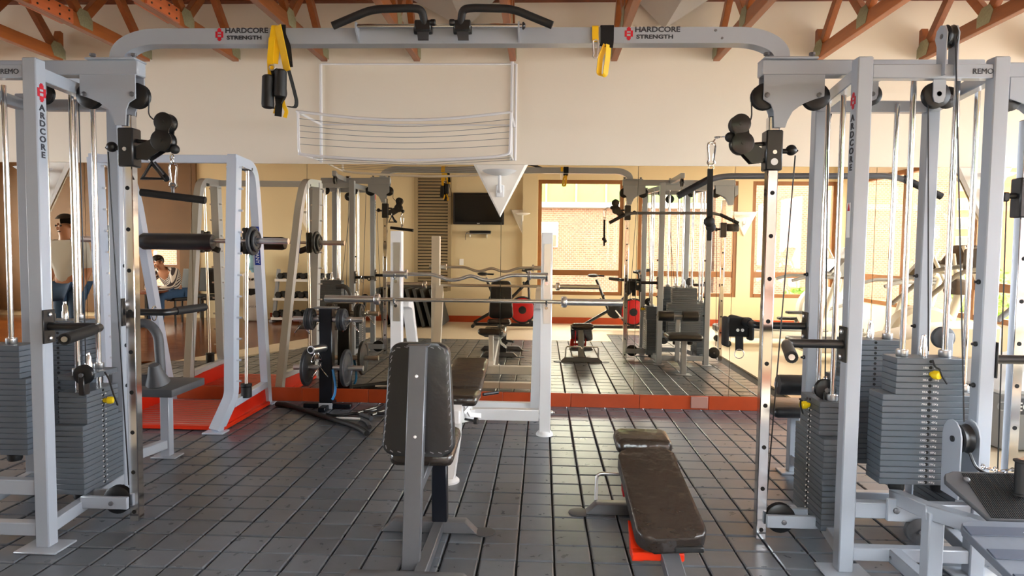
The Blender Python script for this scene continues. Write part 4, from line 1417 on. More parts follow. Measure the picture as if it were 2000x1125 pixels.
for k, (x, label) in enumerate(((-1.50, 'black steel lat handle lying on the floor nearest the plate tree'), (-1.36, 'black bent steel handle lying on the floor between two others'), (-1.22, 'black hooked steel handle lying on the floor nearest the weight rack'))):
    h = MB().tube(fillet([(x - .05, 5.66 - .06 * k, .016), (x + .06, 5.88, .016), (x + .09, 6.0, .016)], .03), .013, 8)
    h.tube(fillet([(x - .02, 5.72 - .06 * k, .016), (x + .05, 5.74 - .05 * k, .016), (x + .08, 5.80, .016)], .03), .010, 8)
    tag(h.build('cable_attachment', 'black_metal'), label, 'attachment', 'loose cable attachments on the floor')

# ================================================================ BENCH PRESS RACK
rk = thing('bench_press_rack', (-.53, 5.15, 0), 'white bench press rack with two steel bars and a black bench', 'weight rack')
for X, s in ((-1.105, -1), (.036, 1)):
    MB().bar((X, 5.17, .02), (X, 5.17, 1.545), .085, .075, up=(0, 1, 0)).build('upright', 'white_paint', rk)
    MB().lathe((X, 5.17, 0), (0, 0, 1), [(.066, 0), (.066, .012), (.052, .03), (.046, .035)], 20).build('foot_cap', 'white_matte', rk)
    MB().box((X + .005, 5.131, 1.16), (.055, .004, .60), b=.001).build('wear_plate', 'steel', rk)
    for z in (1.02, 1.205):
        c = MB()
        c.tube(fillet([(X, 5.13, z + .0), (X, 5.10, z - .025), (X, 5.07, z - .02), (X, 5.055, z + .02)], .015), .008, 8)
        c.cyl((X, 5.132, z - .04), (X, 5.118, z - .04), .013, 10)
        c.build('bar_hook', 'chrome', rk)
    MB().flat(fillet([(X - s * .045, 5.22, 1.0), (X - s * .06, 5.30, .98), (X - s * .075, 5.60, .35), (X - s * .085, 5.72, .012)], .08), .075, .07, side=(1, 0, 0)).build('rear_strut', 'white_paint', rk, ang=25)
    MB().box((X - s * .085, 5.72, .006), (.12, .11, .012), b=.003).build('foot_cap', 'white_matte', rk)
    MB().lathe((X + .045 * s, 5.17, .175), (s, 0, 0), [(.014, 0), (.014, .012), (.008, .016), (.008, .03)], 10).build('bolt', 'steel', rk)
MB().bar((-1.06, 5.17, .155), (-.01, 5.17, .155), .07, .085).build('cross_beam', 'white_paint', rk)
MB().bar((-1.0, 5.70, .10), (.08, 5.70, .10), .06, .06).build('cross_beam', 'white_paint', rk)
# its bench
MB().bar((-.53, 5.13, .155), (-.53, 4.12, .385), .07, .08).build('bench_spine', 'white_paint', rk)
MB().flat([(-.53, 4.25, .44), (-.535, 4.17, .25), (-.56, 4.07, .012)], .085, .085, side=(1, 0, 0)).build('bench_leg', 'white_paint', rk, ang=25)
MB().lathe((-.56, 4.07, 0), (0, 0, 1), [(.075, 0), (.075, .012), (.055, .03)], 20).build('foot_cap', 'white_matte', rk)
MB().flat([(-.49, 4.36, .41), (-.46, 4.42, .33), (-.40, 4.52, .30)], .03, .012, side=(0, .3, 1)).flat([(-.49, 4.34, .36), (-.44, 4.42, .41)], .02, .012, side=(0, .3, 1)).build('seat_bracket', 'white_paint', rk)
MB().cyl((-.48, 4.30, .33), (-.42, 4.28, .325), .008, 8).lathe((-.42, 4.28, .325), (1, -.2, 0), [(.014, 0), (.022, .003), (.022, .024), (.014, .027)], 8).build('adjuster_knob', 'black_plastic', rk)
bp = MB().box((0, 0, 0), (.27, .34, .07), b=.03, seg=4)
R = M4.Rotation(math.radians(-4), 4, 'X')
R.translation = V((-.53, 4.37, .455))
bp.bm.transform(R)
bp.build('seat_pad', 'vinyl_brown', rk)
bp = MB().box((0, 0, 0), (.265, .66, .07), b=.032, seg=4)
R = M4.Rotation(math.radians(9), 4, 'X')
R.translation = V((-.53, 4.87, .505))
bp.bm.transform(R)
bp.build('back_pad', 'vinyl_brown', rk)
MB().bar((-.53, 5.0, .20), (-.53, 5.08, .55), .05, .05, up=(0, 1, 0)).build('bench_strut', 'white_paint', rk)
MB().tube([(-.40, 4.72, .40), (-.30, 4.80, .40)], .012, 8).build('adjuster_bar', 'black_metal', rk)

ob = thing('olympic_bar', (-.53, 5.09, 1.03), 'long straight steel barbell with thick sleeves on the lower hooks of the white rack', 'barbell')
MB().cyl((-1.23, 5.085, 1.03), (.16, 5.085, 1.03), .0145, 16).build('shaft', 'steel_warm', ob)
for a, c in ((-1.225, -1.635), (.155, .60)):
    MB().cyl((a, 5.085, 1.03), (c, 5.085, 1.03), .0255, 20).build('sleeve', 'steel', ob)
    s = 1 if c > a else -1
    MB().lathe((a - s * .01, 5.085, 1.03), (s, 0, 0), [(.02, 0), (.038, .003), (.042, .012), (.042, .034), (.036, .042), (.0255, .044)], 22).build('collar', 'steel', ob)
eb = thing('curl_bar', (-.53, 5.09, 1.22), 'wavy steel curl bar on the upper hooks of the white rack', 'barbell')
pts = [(-1.02, 5.085, 1.222), (-.92, 5.085, 1.222), (-.80, 5.085, 1.222), (-.70, 5.085, 1.180), (-.62, 5.085, 1.185), (-.53, 5.085, 1.222), (-.44, 5.085, 1.185), (-.36, 5.085, 1.180), (-.24, 5.085, 1.225), (-.02, 5.085, 1.222)]
MB().tube(fillet(pts, .06, 5), .0135, 14).build('shaft', 'steel', eb)
for a, c in ((-1.01, -1.19), (-.10, .045)):
    s = 1 if c > a else -1
    MB().cyl((a, 5.085, 1.222), (c, 5.085, 1.222), .0235, 18).build('sleeve', 'steel', eb)
    MB().lathe((a - s * .006, 5.085, 1.222), (s, 0, 0), [(.02, 0), (.034, .003), (.036, .02), (.0235, .024)], 20).build('collar', 'steel', eb)

# ================================================================ UTILITY BENCH (seen from behind)
ub = thing('shoulder_press_bench', (-.54, 3.1, 0), 'black upright shoulder press bench on a grey post, seen from behind', 'bench')
X = -.548
Zt = math.radians(-3.5)
bp = MB()
# backrest: rounded tapered cushion
prof = []
for (x, z, r) in ((-.135, .255, .05), (.135, .255, .05), (.165, -.255, .055), (-.165, -.255, .055)):
    sx_, sz_ = (1 if x > 0 else -1), (1 if z > 0 else -1)
    a0 = {(-1, 1): 180, (1, 1): 90, (1, -1): 0, (-1, -1): 270}[(sx_, sz_)]
    for k in range(6):
        a = math.radians(a0 - 90 * k / 5)
        prof.append((x - sx_ * r + r * math.cos(a), z - sz_ * r + r * math.sin(a)))
bp.prism([(x, -.035, z) for x, z in prof], (0, .075, 0))
bmesh.ops.bevel(bp.bm, geom=[e for e in bp.bm.edges if abs(e.verts[0].co.y - e.verts[1].co.y) < 1e-4], offset=.018, segments=4, profile=.6, affect='EDGES', clamp_overlap=True)
T = M4.Translation((X, 3.055, .735)) @ M4.Rotation(Zt, 4, 'X')
bp.bm.transform(T)
bk = bp.build('backrest', 'vinyl_black', ub, ang=60)
st_ = MB()
n = len(prof)
seq = []
for i in range(n):
    a, c = V((prof[i][0], prof[i][1])), V((prof[(i + 1) % n][0], prof[(i + 1) % n][1]))
    m_ = max(1, int((c - a).length / .019))
    seq += [a.lerp(c, k / m_) for k in range(m_)]
for i, q in enumerate(seq):
    if i % 2:
        continue
    q = q * .925
    nx_ = (seq[(i + 1) % len(seq)] - seq[i - 1]).normalized()
    st_.box((q.x, -.0365, q.y), (.016, .004, .0032), rot=M4.Rotation(math.atan2(-nx_.y, nx_.x) + .35, 3, 'Y'))
st_.bm.transform(T)
st_.build('stitching', 'stitch', bk, kind='stuff', smooth=False)
MB().bar((X - .005, 2.885, .02), (X + .003, 3.005, .985), .078, .05, up=(0, 1, 0)).build('back_post', 'charcoal_metal', ub)
MB().box((X + .003, 3.03, .985), (.10, .10, .008), b=.002).build('post_cap', 'charcoal_metal', ub)
for z, yy in ((.855, 2.964), (.592, 2.935)):
    MB().lathe((X + .002, yy, z), (0, -1, 0), [(.0075, 0), (.0075, .004), (.004, .007)], 10).build('bolt', 'label_white', ub)
MB().box((X, 2.965, .63), (.08, .05, .004), b=.001).build('post_seam', 'dark_grey', ub)
bp = MB().box((0, 0, 0), (.30, .36, .075), b=.034, seg=4)
R = M4.Rotation(math.radians(7), 4, 'X')
R.translation = V((X - .004, 3.28, .455))
bp.bm.transform(R)
bp.build('seat', 'vinyl_brown', ub)
MB().bar((X, 2.97, .36), (X + .01, 3.44, .42), .06, .05).build('seat_rail', 'charcoal_metal', ub)
MB().bar((X + .055, 3.34, .02), (X + .055, 3.31, .40), .075, .06, up=(0, 1, 0)).build('seat_post', 'navy', ub)
for y, x0, x1 in ((3.34, -.785, -.305), (2.75, -.85, -.25)):
    MB().prism([(x0, y - .035, .004), (x1, y - .035, .004), (x1 - .06, y - .035, .062), (x0 + .06, y - .035, .062)], (0, .07, 0), b=.003).build('base_bar', 'charcoal_metal', ub)
    for x, s in ((x1, 1),):
        MB().lathe((x + s * .035, y, 0), (0, 0, 1), [(.055, 0), (.055, .004), (.04, .007)], 18).build('foot_pad', 'dark_grey', ub)
MB().bar((X + .05, 2.75, .035), (X + .05, 3.34, .035), .05, .05).build('base_rail', 'charcoal_metal', ub)

# ================================================================ DECLINED BENCH WITH RED BRACKET
db = thing('weight_bench', (.55, 3.2, 0), 'low black weight bench with a red bracket, sloping towards the camera', 'bench')
bp = MB()
hw0, hw1, L = .135, .150, .60
prof = []
for (x, y, r) in ((-hw0, L / 2, .05), (hw0, L / 2, .05), (hw1, -L / 2, .07), (-hw1, -L / 2, .07)):
    sx_, sz_ = (1 if x > 0 else -1), (1 if y > 0 else -1)
    a0 = {(-1, 1): 180, (1, 1): 90, (1, -1): 0, (-1, -1): 270}[(sx_, sz_)]
    for k in range(6):
        a = math.radians(a0 - 90 * k / 5)
        prof.append((x - sx_ * r + r * math.cos(a), y - sz_ * r + r * math.sin(a)))
bp.prism([(x, y, -.04) for x, y in prof], (0, 0, .085))
bmesh.ops.bevel(bp.bm, geom=[e for e in bp.bm.edges if abs(e.verts[0].co.z - e.verts[1].co.z) < 1e-4], offset=.022, segments=4, profile=.6, affect='EDGES', clamp_overlap=True)
ydir = V((.515 - .565, 3.37 - 2.83, .445 - .235)).normalized()
xdir = V((1, 0, 0))
xdir = (xdir - ydir * xdir.dot(ydir)).normalized()
R = M4((xdir, ydir, xdir.cross(ydir))).transposed().to_4x4()
R.translation = V((.54, 3.085, .30))
bp.bm.transform(R)
bp.build('back_pad', 'vinyl_brown', db, ang=60)
bp = MB().box((0, 0, 0), (.285, .21, .085), b=.04, seg=4)
R2 = M4.Rotation(math.radians(5), 4, 'X')
R2.translation = V((.528, 3.50, .435))
bp.bm.transform(R2)
bp.build('seat_pad', 'vinyl_brown', db)
mid = V((.545, 3.0, .20))
MB().bar((.575, 2.62, .03), (.51, 3.50, .37), .075, .055).build('spine', 'charcoal_metal', db)
MB().bar((.515, 3.56, .02), (.505, 3.50, .40), .07, .06, up=(0, 1, 0)).build('seat_post', 'charcoal_metal', db)
MB().prism([(.25, 3.60, .004), (.78, 3.60, .004), (.72, 3.60, .06), (.31, 3.60, .06)], (0, .075, 0), b=.003).build('base_bar', 'charcoal_metal', db)
MB().prism([(.40, 2.53, .004), (.74, 2.53, .004), (.69, 2.53, .055), (.45, 2.53, .055)], (0, .07, 0), b=.003).build('base_bar', 'charcoal_metal', db)
for x in (.22, .81):
    MB().lathe((x, 3.635, 0), (0, 0, 1), [(.06, 0), (.06, .004), (.045, .008)], 18).build('foot_pad', 'dark_grey', db)
MB().tube(fillet([(.31, 3.67, .06), (.315, 3.69, .20), (.50, 3.69, .20), (.515, 3.69, .165), (.53, 3.69, .20), (.72, 3.69, .20), (.725, 3.67, .06)], .03), .009, 10).build('foot_handle', 'steel', db)
MB().prism([(.400, 2.93, .17), (.400, 3.02, .21), (.400, 2.94, .10), (.400, 2.86, .10)], (.05, 0, 0)).bar((.40, 2.88, .12), (.62, 2.88, .12), .05, .035).prism([(.60, 2.97, .20), (.60, 3.04, .22), (.60, 2.93, .10), (.60, 2.86, .10)], (.014, 0, 0)).build('red_bracket', 'orange_red', db)
MB().box((.63, 2.83, .178), (.12, .05, .025), b=.004).build('pad_mount', 'black_metal', db)
MB().prism([(.445, 3.47, .38), (.445, 3.57, .38), (.445, 3.55, .16), (.445, 3.48, .15)], (-.012, .0, 0)).build('red_towel', 'towel_red', db)

# ================================================================ CARDIO ROW BY THE WINDOWS (all face the windows)
def treadmill(loc, label):
    t = thing('treadmill', loc, label, 'treadmill', 'treadmills facing the windows')
    o = V(loc)
    P = lambda x, y, z: o + V((x, y, z))
    MB().box(P(.85, 0, .20), (1.7, .72, .12), b=.03, seg=2).build('deck', 'cardio_beige', t)
    MB().box(P(.75, 0, .266), (1.45, .50, .012), b=.004).build('belt', 'black_rubber', t)
    for s in (-1, 1):
        MB().box(P(.75, s * .31, .268), (1.5, .10, .025), b=.008).build('side_rail', 'cardio_grey', t)
        MB().tube(fillet([P(1.35, s * .34, .2), P(1.62, s * .34, 1.12), P(1.55, s * .34, 1.16)], .06), .04, 12).build('mast', 'cardio_beige', t)
        MB().tube(fillet([P(1.60, s * .34, 1.05), P(1.15, s * .34, 1.06), P(.95, s * .34, 1.0)], .08), .024, 10).build('handrail', 'cardio_grey', t)
        MB().cyl(P(.05, s * .3, .05), P(.05, s * .34, .05), .05, 14).cyl(P(1.6, s * .3, .07), P(1.6, s * .34, .07), .07, 14).build('foot_roller', 'black_rubber', t)
    MB().prism([P(1.5, -.36, 1.08), P(1.72, -.36, 1.34), P(1.78, -.36, 1.32), P(1.68, -.36, 1.06)], (0, .72, 0), b=.01).build('console', 'cardio_grey', t)
    MB().prism([P(1.53, -.22, 1.13), P(1.69, -.22, 1.31), P(1.688, -.22, 1.318), P(1.525, -.22, 1.137)], (0, .44, 0)).build('screen', 'screen', t)
    MB().box(P(1.58, 0, .30), (.42, .66, .22), b=.06, seg=3).build('motor_cover', 'cardio_beige', t)
    MB().box(P(.0, 0, .23), (.05, .66, .10), b=.015).build('end_cap', 'dark_grey', t)
    return t


treadmill((2.72, 1.72, 0), 'beige treadmill with dark handrails facing the windows, behind the chrome column')
treadmill((3.35, 3.15, 0), 'beige treadmill closer to the mirror, facing the windows')


def elliptical(loc, label, flip=1):
    t = thing('elliptical_trainer', loc, label, 'elliptical trainer', 'elliptical trainers facing the windows')
    o = V(loc)
    P = lambda x, y, z: o + V((x, y * flip, z))
    MB().lathe(P(.45, -.14, .45), (0, 1, 0), [(.05, 0), (.36, .02), (.40, .06), (.40, .22), (.36, .26), (.05, .28)], 28).build('flywheel_cover', 'cardio_beige', t)
    MB().lathe(P(.45, -.15, .45), (0, 1, 0), [(.02, 0), (.28, -.012), (.30, .0), (.30, .01)], 28).build('cover_disc', 'cardio_brown', t)
    MB().bar(P(-.25, 0, .09), P(1.15, 0, .09), .12, .10).build('base_rail', 'cardio_grey', t)
    for x in (-.22, 1.1):
        MB().bar(P(x, -.34, .05), P(x, .34, .05), .08, .07).build('base_foot', 'cardio_grey', t)
    MB().tube(fillet([P(.72, 0, .6), P(.85, 0, 1.0), P(.80, 0, 1.34)], .12), .05, 12).build('mast', 'cardio_beige', t)
    MB().prism([P(.70, -.2, 1.30), P(.86, -.2, 1.52), P(.92, -.2, 1.50), P(.84, -.2, 1.28)], P(0, .4, 0) - o, b=.012).build('console', 'cardio_brown', t)
    MB().box(P(.80, 0, 1.06), (.16, .26, .17), b=.03, seg=2).build('bottle_tray', 'cardio_brown', t)
    for s in (-1, 1):
        MB().tube(fillet([P(.78, s * .15, 1.20), P(.62, s * .28, 1.24), P(.58, s * .30, 1.42)], .06), .018, 10).build('fixed_grip', 'cardio_beige', t)
        MB().tube(fillet([P(.95, s * .26, .62), P(.88, s * .30, 1.05), P(.66, s * .33, 1.50)], .2), .02, 10).build('moving_arm', 'cardio_beige', t)
        MB().tube([P(.95, s * .26, .62), P(.1, s * .22, .28 + .07 * s)], .025, 10).build('foot_link', 'cardio_grey', t)
        MB().box(P(.0, s * .2, .34 + .07 * s), (.40, .15, .05), b=.02, seg=2).build('pedal', 'black_rubber', t)
    return t


elliptical((3.75, 4.55, 0), 'beige elliptical trainer beside the mirror, seen behind the right tower')
elliptical((4.3, .45, 0), 'beige elliptical trainer near the corner of the two window walls')

# the stepper whose grey flank shows at the edge of the room
sp = thing('stepper', (3.75, 5.35, 0), 'grey and white stepper machine at the mirror wall behind the right tower', 'gym machine')
MB().box((3.86, 5.30, .21), (1.1, .62, .40), b=.03, seg=2).build('base_housing', 'cardio_grey', sp)
MB().prism([(3.30, 5.02, .41), (4.4, 5.02, .41), (4.4, 5.02, .74), (3.9, 5.02, .70), (3.36, 5.02, .58)], (0, .56, 0), b=.03).build('shroud', 'white_matte', sp)
MB().box((3.86, 4.988, .335), (1.08, .006, .115), b=.002).build('name_band', 'dark_grey', sp)
MB().ring((3.30, 4.984, .335), (0, 1, 0), .03, .005, 20, 6).build('round_emblem', 'cardio_grey', sp)
text('band_lettering', 'TECHNOGYM', 'label_white', .085, (3.35, 4.984, .305), (1, 0, 0), (0, 0, 1), sp, kind='stuff', offset=.001)
for s in (5.08, 5.54):
    MB().tube(fillet([(3.6, s, .9), (4.0, s, 1.25), (4.35, s, 1.3)], .1), .022, 10).build('handrail', 'cardio_grey', sp)
MB().box((4.3, 5.3, 1.35), (.08, .36, .25), b=.02).build('console', 'cardio_brown', sp)

# ================================================================ BACK OF THE ROOM (seen in the mirror)
tv = thing('television', (-1.22, YB + .08, 2.18), 'flat black television on the back wall beside the louvred panel', 'television')
MB().box((-1.22, YB + .085, 2.175), (.97, .06, .60), b=.012, seg=2).build('casing', 'black_plastic', tv)
MB().box((-1.22, YB + .117, 2.185), (.90, .004, .52)).build('screen', 'screen', tv)
MB().box((-1.22, YB + .118, 1.897), (.05, .004, .012)).build('badge', 'label_white', tv)
MB().box((-1.22, YB + .03, 2.2), (.3, .06, .3), b=.01).build('wall_mount', 'black_metal', tv)
sh = thing('wall_shelf', (-1.2, YB + .1, 1.68), 'small glass wall shelf under the television', 'shelf')
MB().box((-1.22, YB + .12, 1.70), (.46, .22, .012), b=.003).build('board', 'cardio_grey', sh)
for x in (-1.38, -1.06):
    MB().box((x, YB + .06, 1.66), (.015, .1, .07), b=.004).build('bracket', 'steel', sh)
pb = thing('media_player', (-1.2, YB + .12, 1.73), 'black media player with a cable on the shelf under the television', 'electronics')
MB().box((-1.18, YB + .12, 1.733), (.40, .17, .05), b=.01, seg=2).build('casing', 'black_plastic', pb)
MB().tube(fillet([(-1.36, YB + .1, 1.73), (-1.44, YB + .06, 1.74), (-1.48, YB + .05, 1.66), (-1.47, YB + .05, 1.58)], .05), .005, 6).build('cord', 'cable', pb)
lv = thing('louvre_panel', (-2.1, YB, 1.7), 'tall wooden louvred panel on the back wall beside the television', 'louvre')
for x in (-2.43, -1.78):
    MB().box((x, YB + .02, 1.70), (.07, .04, 2.2), b=.004).build('frame_post', 'louvre', lv)
for z in (.62, 2.78):
    MB().box((-2.105, YB + .02, z), (.58, .04, .07), b=.004).build('frame_rail', 'louvre', lv)
MB().box((-2.105, YB + .004, 1.7), (.58, .006, 2.1)).build('backing', 'dark', lv)
ms = MB().box((0, 0, 0), (.58, .012, .05), b=.003, rot=M4.Rotation(math.radians(35), 3, 'X')).mesh('slat', 'louvre')
for k in range(35):
    o = bpy.data.objects.new('slat', ms)
    COL.objects.link(o)
    o.location = (-2.105, YB + .025, .69 + .0595 * k)
    adopt(o, lv)
MB().box((-1.55, YB + .008, 1.155), (.08, .014, .12), b=.003).build('light_switch', 'label_white')
tag(bpy.data.objects['light_switch'], 'white switch plate on the back wall below the television', 'switch')

# gym mats leaning on the back wall
for k in range(8):
    x = -2.98 + .135 * k
    o = MB().box((0, 0, 0), (.055, 1.05, .70), b=.014, seg=2).mesh('gym_mat', 'foam_mat')
    m_ = bpy.data.objects.new('gym_mat', o)
    COL.objects.link(m_)
    m_.location = (x + .12 + .03 * (k == 7), -.28, .355)
    m_.rotation_euler = (0, math.radians(-12 - .6 * k), 0)
    tag(m_, '%s black folded gym mat of the leaning row, counted from the dumbbell rack' % ('first', 'second', 'third', 'fourth', 'fifth', 'sixth', 'seventh')[k] if k < 7 else 'outermost grey gym mat of the leaning row, nearest the spin bike', 'mat', 'gym mats leaning against the back wall')

# water cooler
wc = thing('water_cooler', (-5.46, -.5, 0), 'white floor-standing water cooler with a blue bottle by the dumbbell rack', 'water cooler')
MB().box((-5.46, -.5, .46), (.34, .32, .92), b=.05, seg=3).build('body', 'white_matte', wc)
MB().prism([(-5.57, -.335, .62), (-5.35, -.335, .62), (-5.37, -.335, .52), (-5.46, -.335, .49), (-5.55, -.335, .52)], (0, .01, 0)).build('drip_recess', 'dark', wc)
for x in (-5.50, -5.42):
    MB().cyl((x, -.34, .80), (x, -.30, .79), .02, 10).build('tap', 'black_plastic', wc)
MB().lathe((-5.46, -.5, .91), (0, 0, 1), [(.05, 0), (.06, .03), (.13, .10), (.135, .30), (.12, .34), (.06, .36)], 22).build('bottle', 'water_blue', wc)
text('lettering', 'ATENA', 'cardio_grey', .055, (-5.36, -.338, .26), (-1, 0, 0), (0, 0, 1), wc, kind='stuff')

# dumbbell rack
dk = thing('dumbbell_rack', (-4.5, -.45, 0), 'grey three-tier rack full of black dumbbells against the back wall', 'rack')
for x in (-5.02, -3.92):
    MB().bar((x, -.30, 0), (x, -.58, .98), .06, .06).build('frame_post', 'paint_grey', dk)
    MB().bar((x, -.15, .03), (x, -.70, .03), .06, .05).build('foot', 'paint_grey', dk)
db_ = MB()
for s in (-1, 1):
    db_.lathe((0, s * .055, 0), (0, s, 0), [(.03, 0), (.058, .01), (.062, .03), (.062, .075), (.05, .09)], 6)
db_.cyl((0, -.06, 0), (0, .06, 0), .014, 8)
dbm = db_.mesh('dumbbell', 'black_rubber')
for k, (z, y, nm) in enumerate(((.08, -.27, 'bottom'), (.43, -.37, 'middle'), (.78, -.47, 'top'))):
    MB().box((-4.47, y, z), (1.06, .30, .02), b=.004, rot=M4.Rotation(math.radians(8), 3, 'X')).box((-4.47, y + .15, z + .005), (1.06, .012, .05), b=.003).build('shelf', 'white_matte', dk)
    for q in range(7):
        o = bpy.data.objects.new('dumbbell', dbm)
        COL.objects.link(o)
        o.location = (-4.90 + .143 * q, y, z + .085)
        o.scale = (1.0 + .08 * (2 - k),) * 3
        tag(o, '%s black dumbbell from the water cooler on the %s tier of the grey rack' % (('first', 'second', 'third', 'fourth', 'fifth', 'sixth', 'last')[q], nm), 'dumbbell', 'dumbbells on the %s tier' % nm)

# spin bikes
def spin_bike(loc, label):
    t = thing('spin_bike', loc, label, 'exercise bike', 'spin bikes along the back wall')
    o = V(loc)
    P = lambda x, y, z: o + V((x, y, z))
    MB().lathe(P(.32, -.03, .33), (0, 1, 0), [(.04, -.01), (.20, 0), (.215, .01), (.215, .05), (.20, .06), (.04, .07)], 30).build('flywheel', 'bike_red', t)
    MB().ring(P(.32, 0, .33), (0, 1, 0), .225, .022, 30, 8).build('flywheel_rim', 'black_rubber', t)
    MB().lathe(P(.32, -.05, .33), (0, 1, 0), [(.02, 0), (.07, .005), (.07, .095), (.02, .1)], 16).build('hub', 'black_metal', t)
    for p, q, r in (((-.55, 0, .09), (.0, 0, .42), .028), ((.0, 0, .42), (.42, 0, .85), .028), ((-.28, 0, .55), (.52, 0, .10), .03), ((-.55, 0, .06), (.55, 0, .06), .03), ((.42, 0, .85), (.46, 0, .08), .022), ((-.12, 0, .36), (-.34, 0, .90), .026)):
        MB().cyl(P(*p), P(*q), r, 10).build('frame_tube', 'black_metal', t)
    for x in (-.55, .55):
        MB().cyl(P(x, -.26, .05), P(x, .26, .05), .032, 10).build('foot_bar', 'black_metal', t)
    MB().lathe(P(.0, -.06, .36), (0, 1, 0), [(.05, 0), (.15, .01), (.15, .08), (.05, .09)], 20).build('chain_guard', 'black_plastic', t)
    MB().prism([P(-.47, -.02, .955), P(-.20, -.02, .945), P(-.20, .02, .945), P(-.47, .02, .955)], (0, 0, .03)).ball(P(-.40, 0, .965), .09, (1.1, 1, .35)).build('saddle', 'black_rubber', t)
    MB().tube(fillet([P(.42, 0, .85), P(.40, 0, 1.02), P(.30, 0, 1.04)], .04), .02, 8).build('stem', 'black_metal', t)
    MB().tube(fillet([P(.62, -.22, 1.08), P(.38, -.22, 1.05), P(.36, .22, 1.05), P(.62, .22, 1.08)], .05), .017, 8).build('handlebar', 'black_rubber', t)
    for x, z in ((-.22, .62), (.34, .82)):
        MB().cyl(P(x, 0, z), P(x, .08, z), .012, 8).ball(P(x, .09, z), .024).build('adjuster_knob', 'black_plastic', t)
    for s in (-1, 1):
        MB().cyl(P(0, s * .07, .36), P(.10 * s, s * .08, .36 - .12 * s), .012, 8).box(P(.10 * s, s * .14, .36 - .12 * s), (.09, .10, .02), b=.005).build('pedal', 'steel', t)


spin_bike((-.66, .05, 0), 'black spin bike with a red flywheel left of the first brown window')
spin_bike((1.30, .15, 0), 'black spin bike with a red flywheel under the brown windows')

# cafe corner: table, chairs, people
ct = thing('low_table', (-7.0, .75, 0), 'dark low table beside the seated person', 'table')
MB().box((-7.0, .75, .60), (.8, .6, .03), b=.006).build('top', 'timber_dark', ct)
for x in (-7.3, -6.7):
    for y in (.52, .98):
        MB().bar((x, y, 0), (x, y, .59), .04, up=(0, 1, 0)).build('leg', 'black_metal', ct)


def chair(loc, rz, label):
    t = thing('chair', (0, 0, 0), label, 'chair', 'black cafe chairs')
    MB().box((0, 0, .46), (.44, .44, .05), b=.015, seg=2).build('seat', 'black_rubber', t)
    MB().box((0, -.22, .76), (.44, .03, .46), b=.012, rot=M4.Rotation(math.radians(8), 3, 'X')).build('backrest', 'black_rubber', t)
    for x in (-.19, .19):
        for y in (-.19, .19):
            MB().bar((x, y, 0), (x, y, .44), .03, up=(0, 1, 0)).build('leg', 'black_metal', t)
    t.location = loc
    t.rotation_euler = (0, 0, rz)
    return t


chair((-6.55, .22, 0), .5, 'black cafe chair that the seated person uses')
chair((-5.93, .05, 0), -.2, 'black cafe chair against the cream wall')
chair((-6.45, -.50, 0), .1, 'black cafe chair behind the seated person, by the brown wall')


def skin(name, pts, edges, radii, m, parent, sub=2, root=0):
    me = bpy.data.meshes.new(name)
    me.from_pydata(pts, edges, [])
    o = bpy.data.objects.new('tmp_' + name, me)
    COL.objects.link(o)
    md = o.modifiers.new('s', 'SKIN')
    md.use_smooth_shade = True
    for i, v in enumerate(me.skin_vertices[0].data):
        r = radii[i]
        v.radius = r if isinstance(r, tuple) else (r, r)
        v.use_root = i == root
    sb = o.modifiers.new('u', 'SUBSURF')
    sb.levels = sub
    sb.render_levels = sub
    dg = bpy.context.evaluated_depsgraph_get()
    nm = bpy.data.meshes.new_from_object(o.evaluated_get(dg))
    bpy.data.objects.remove(o)
    nm.materials.clear()
    nm.materials.append(MATS[m])
    nm.shade_smooth()
    return link(name, nm, parent)


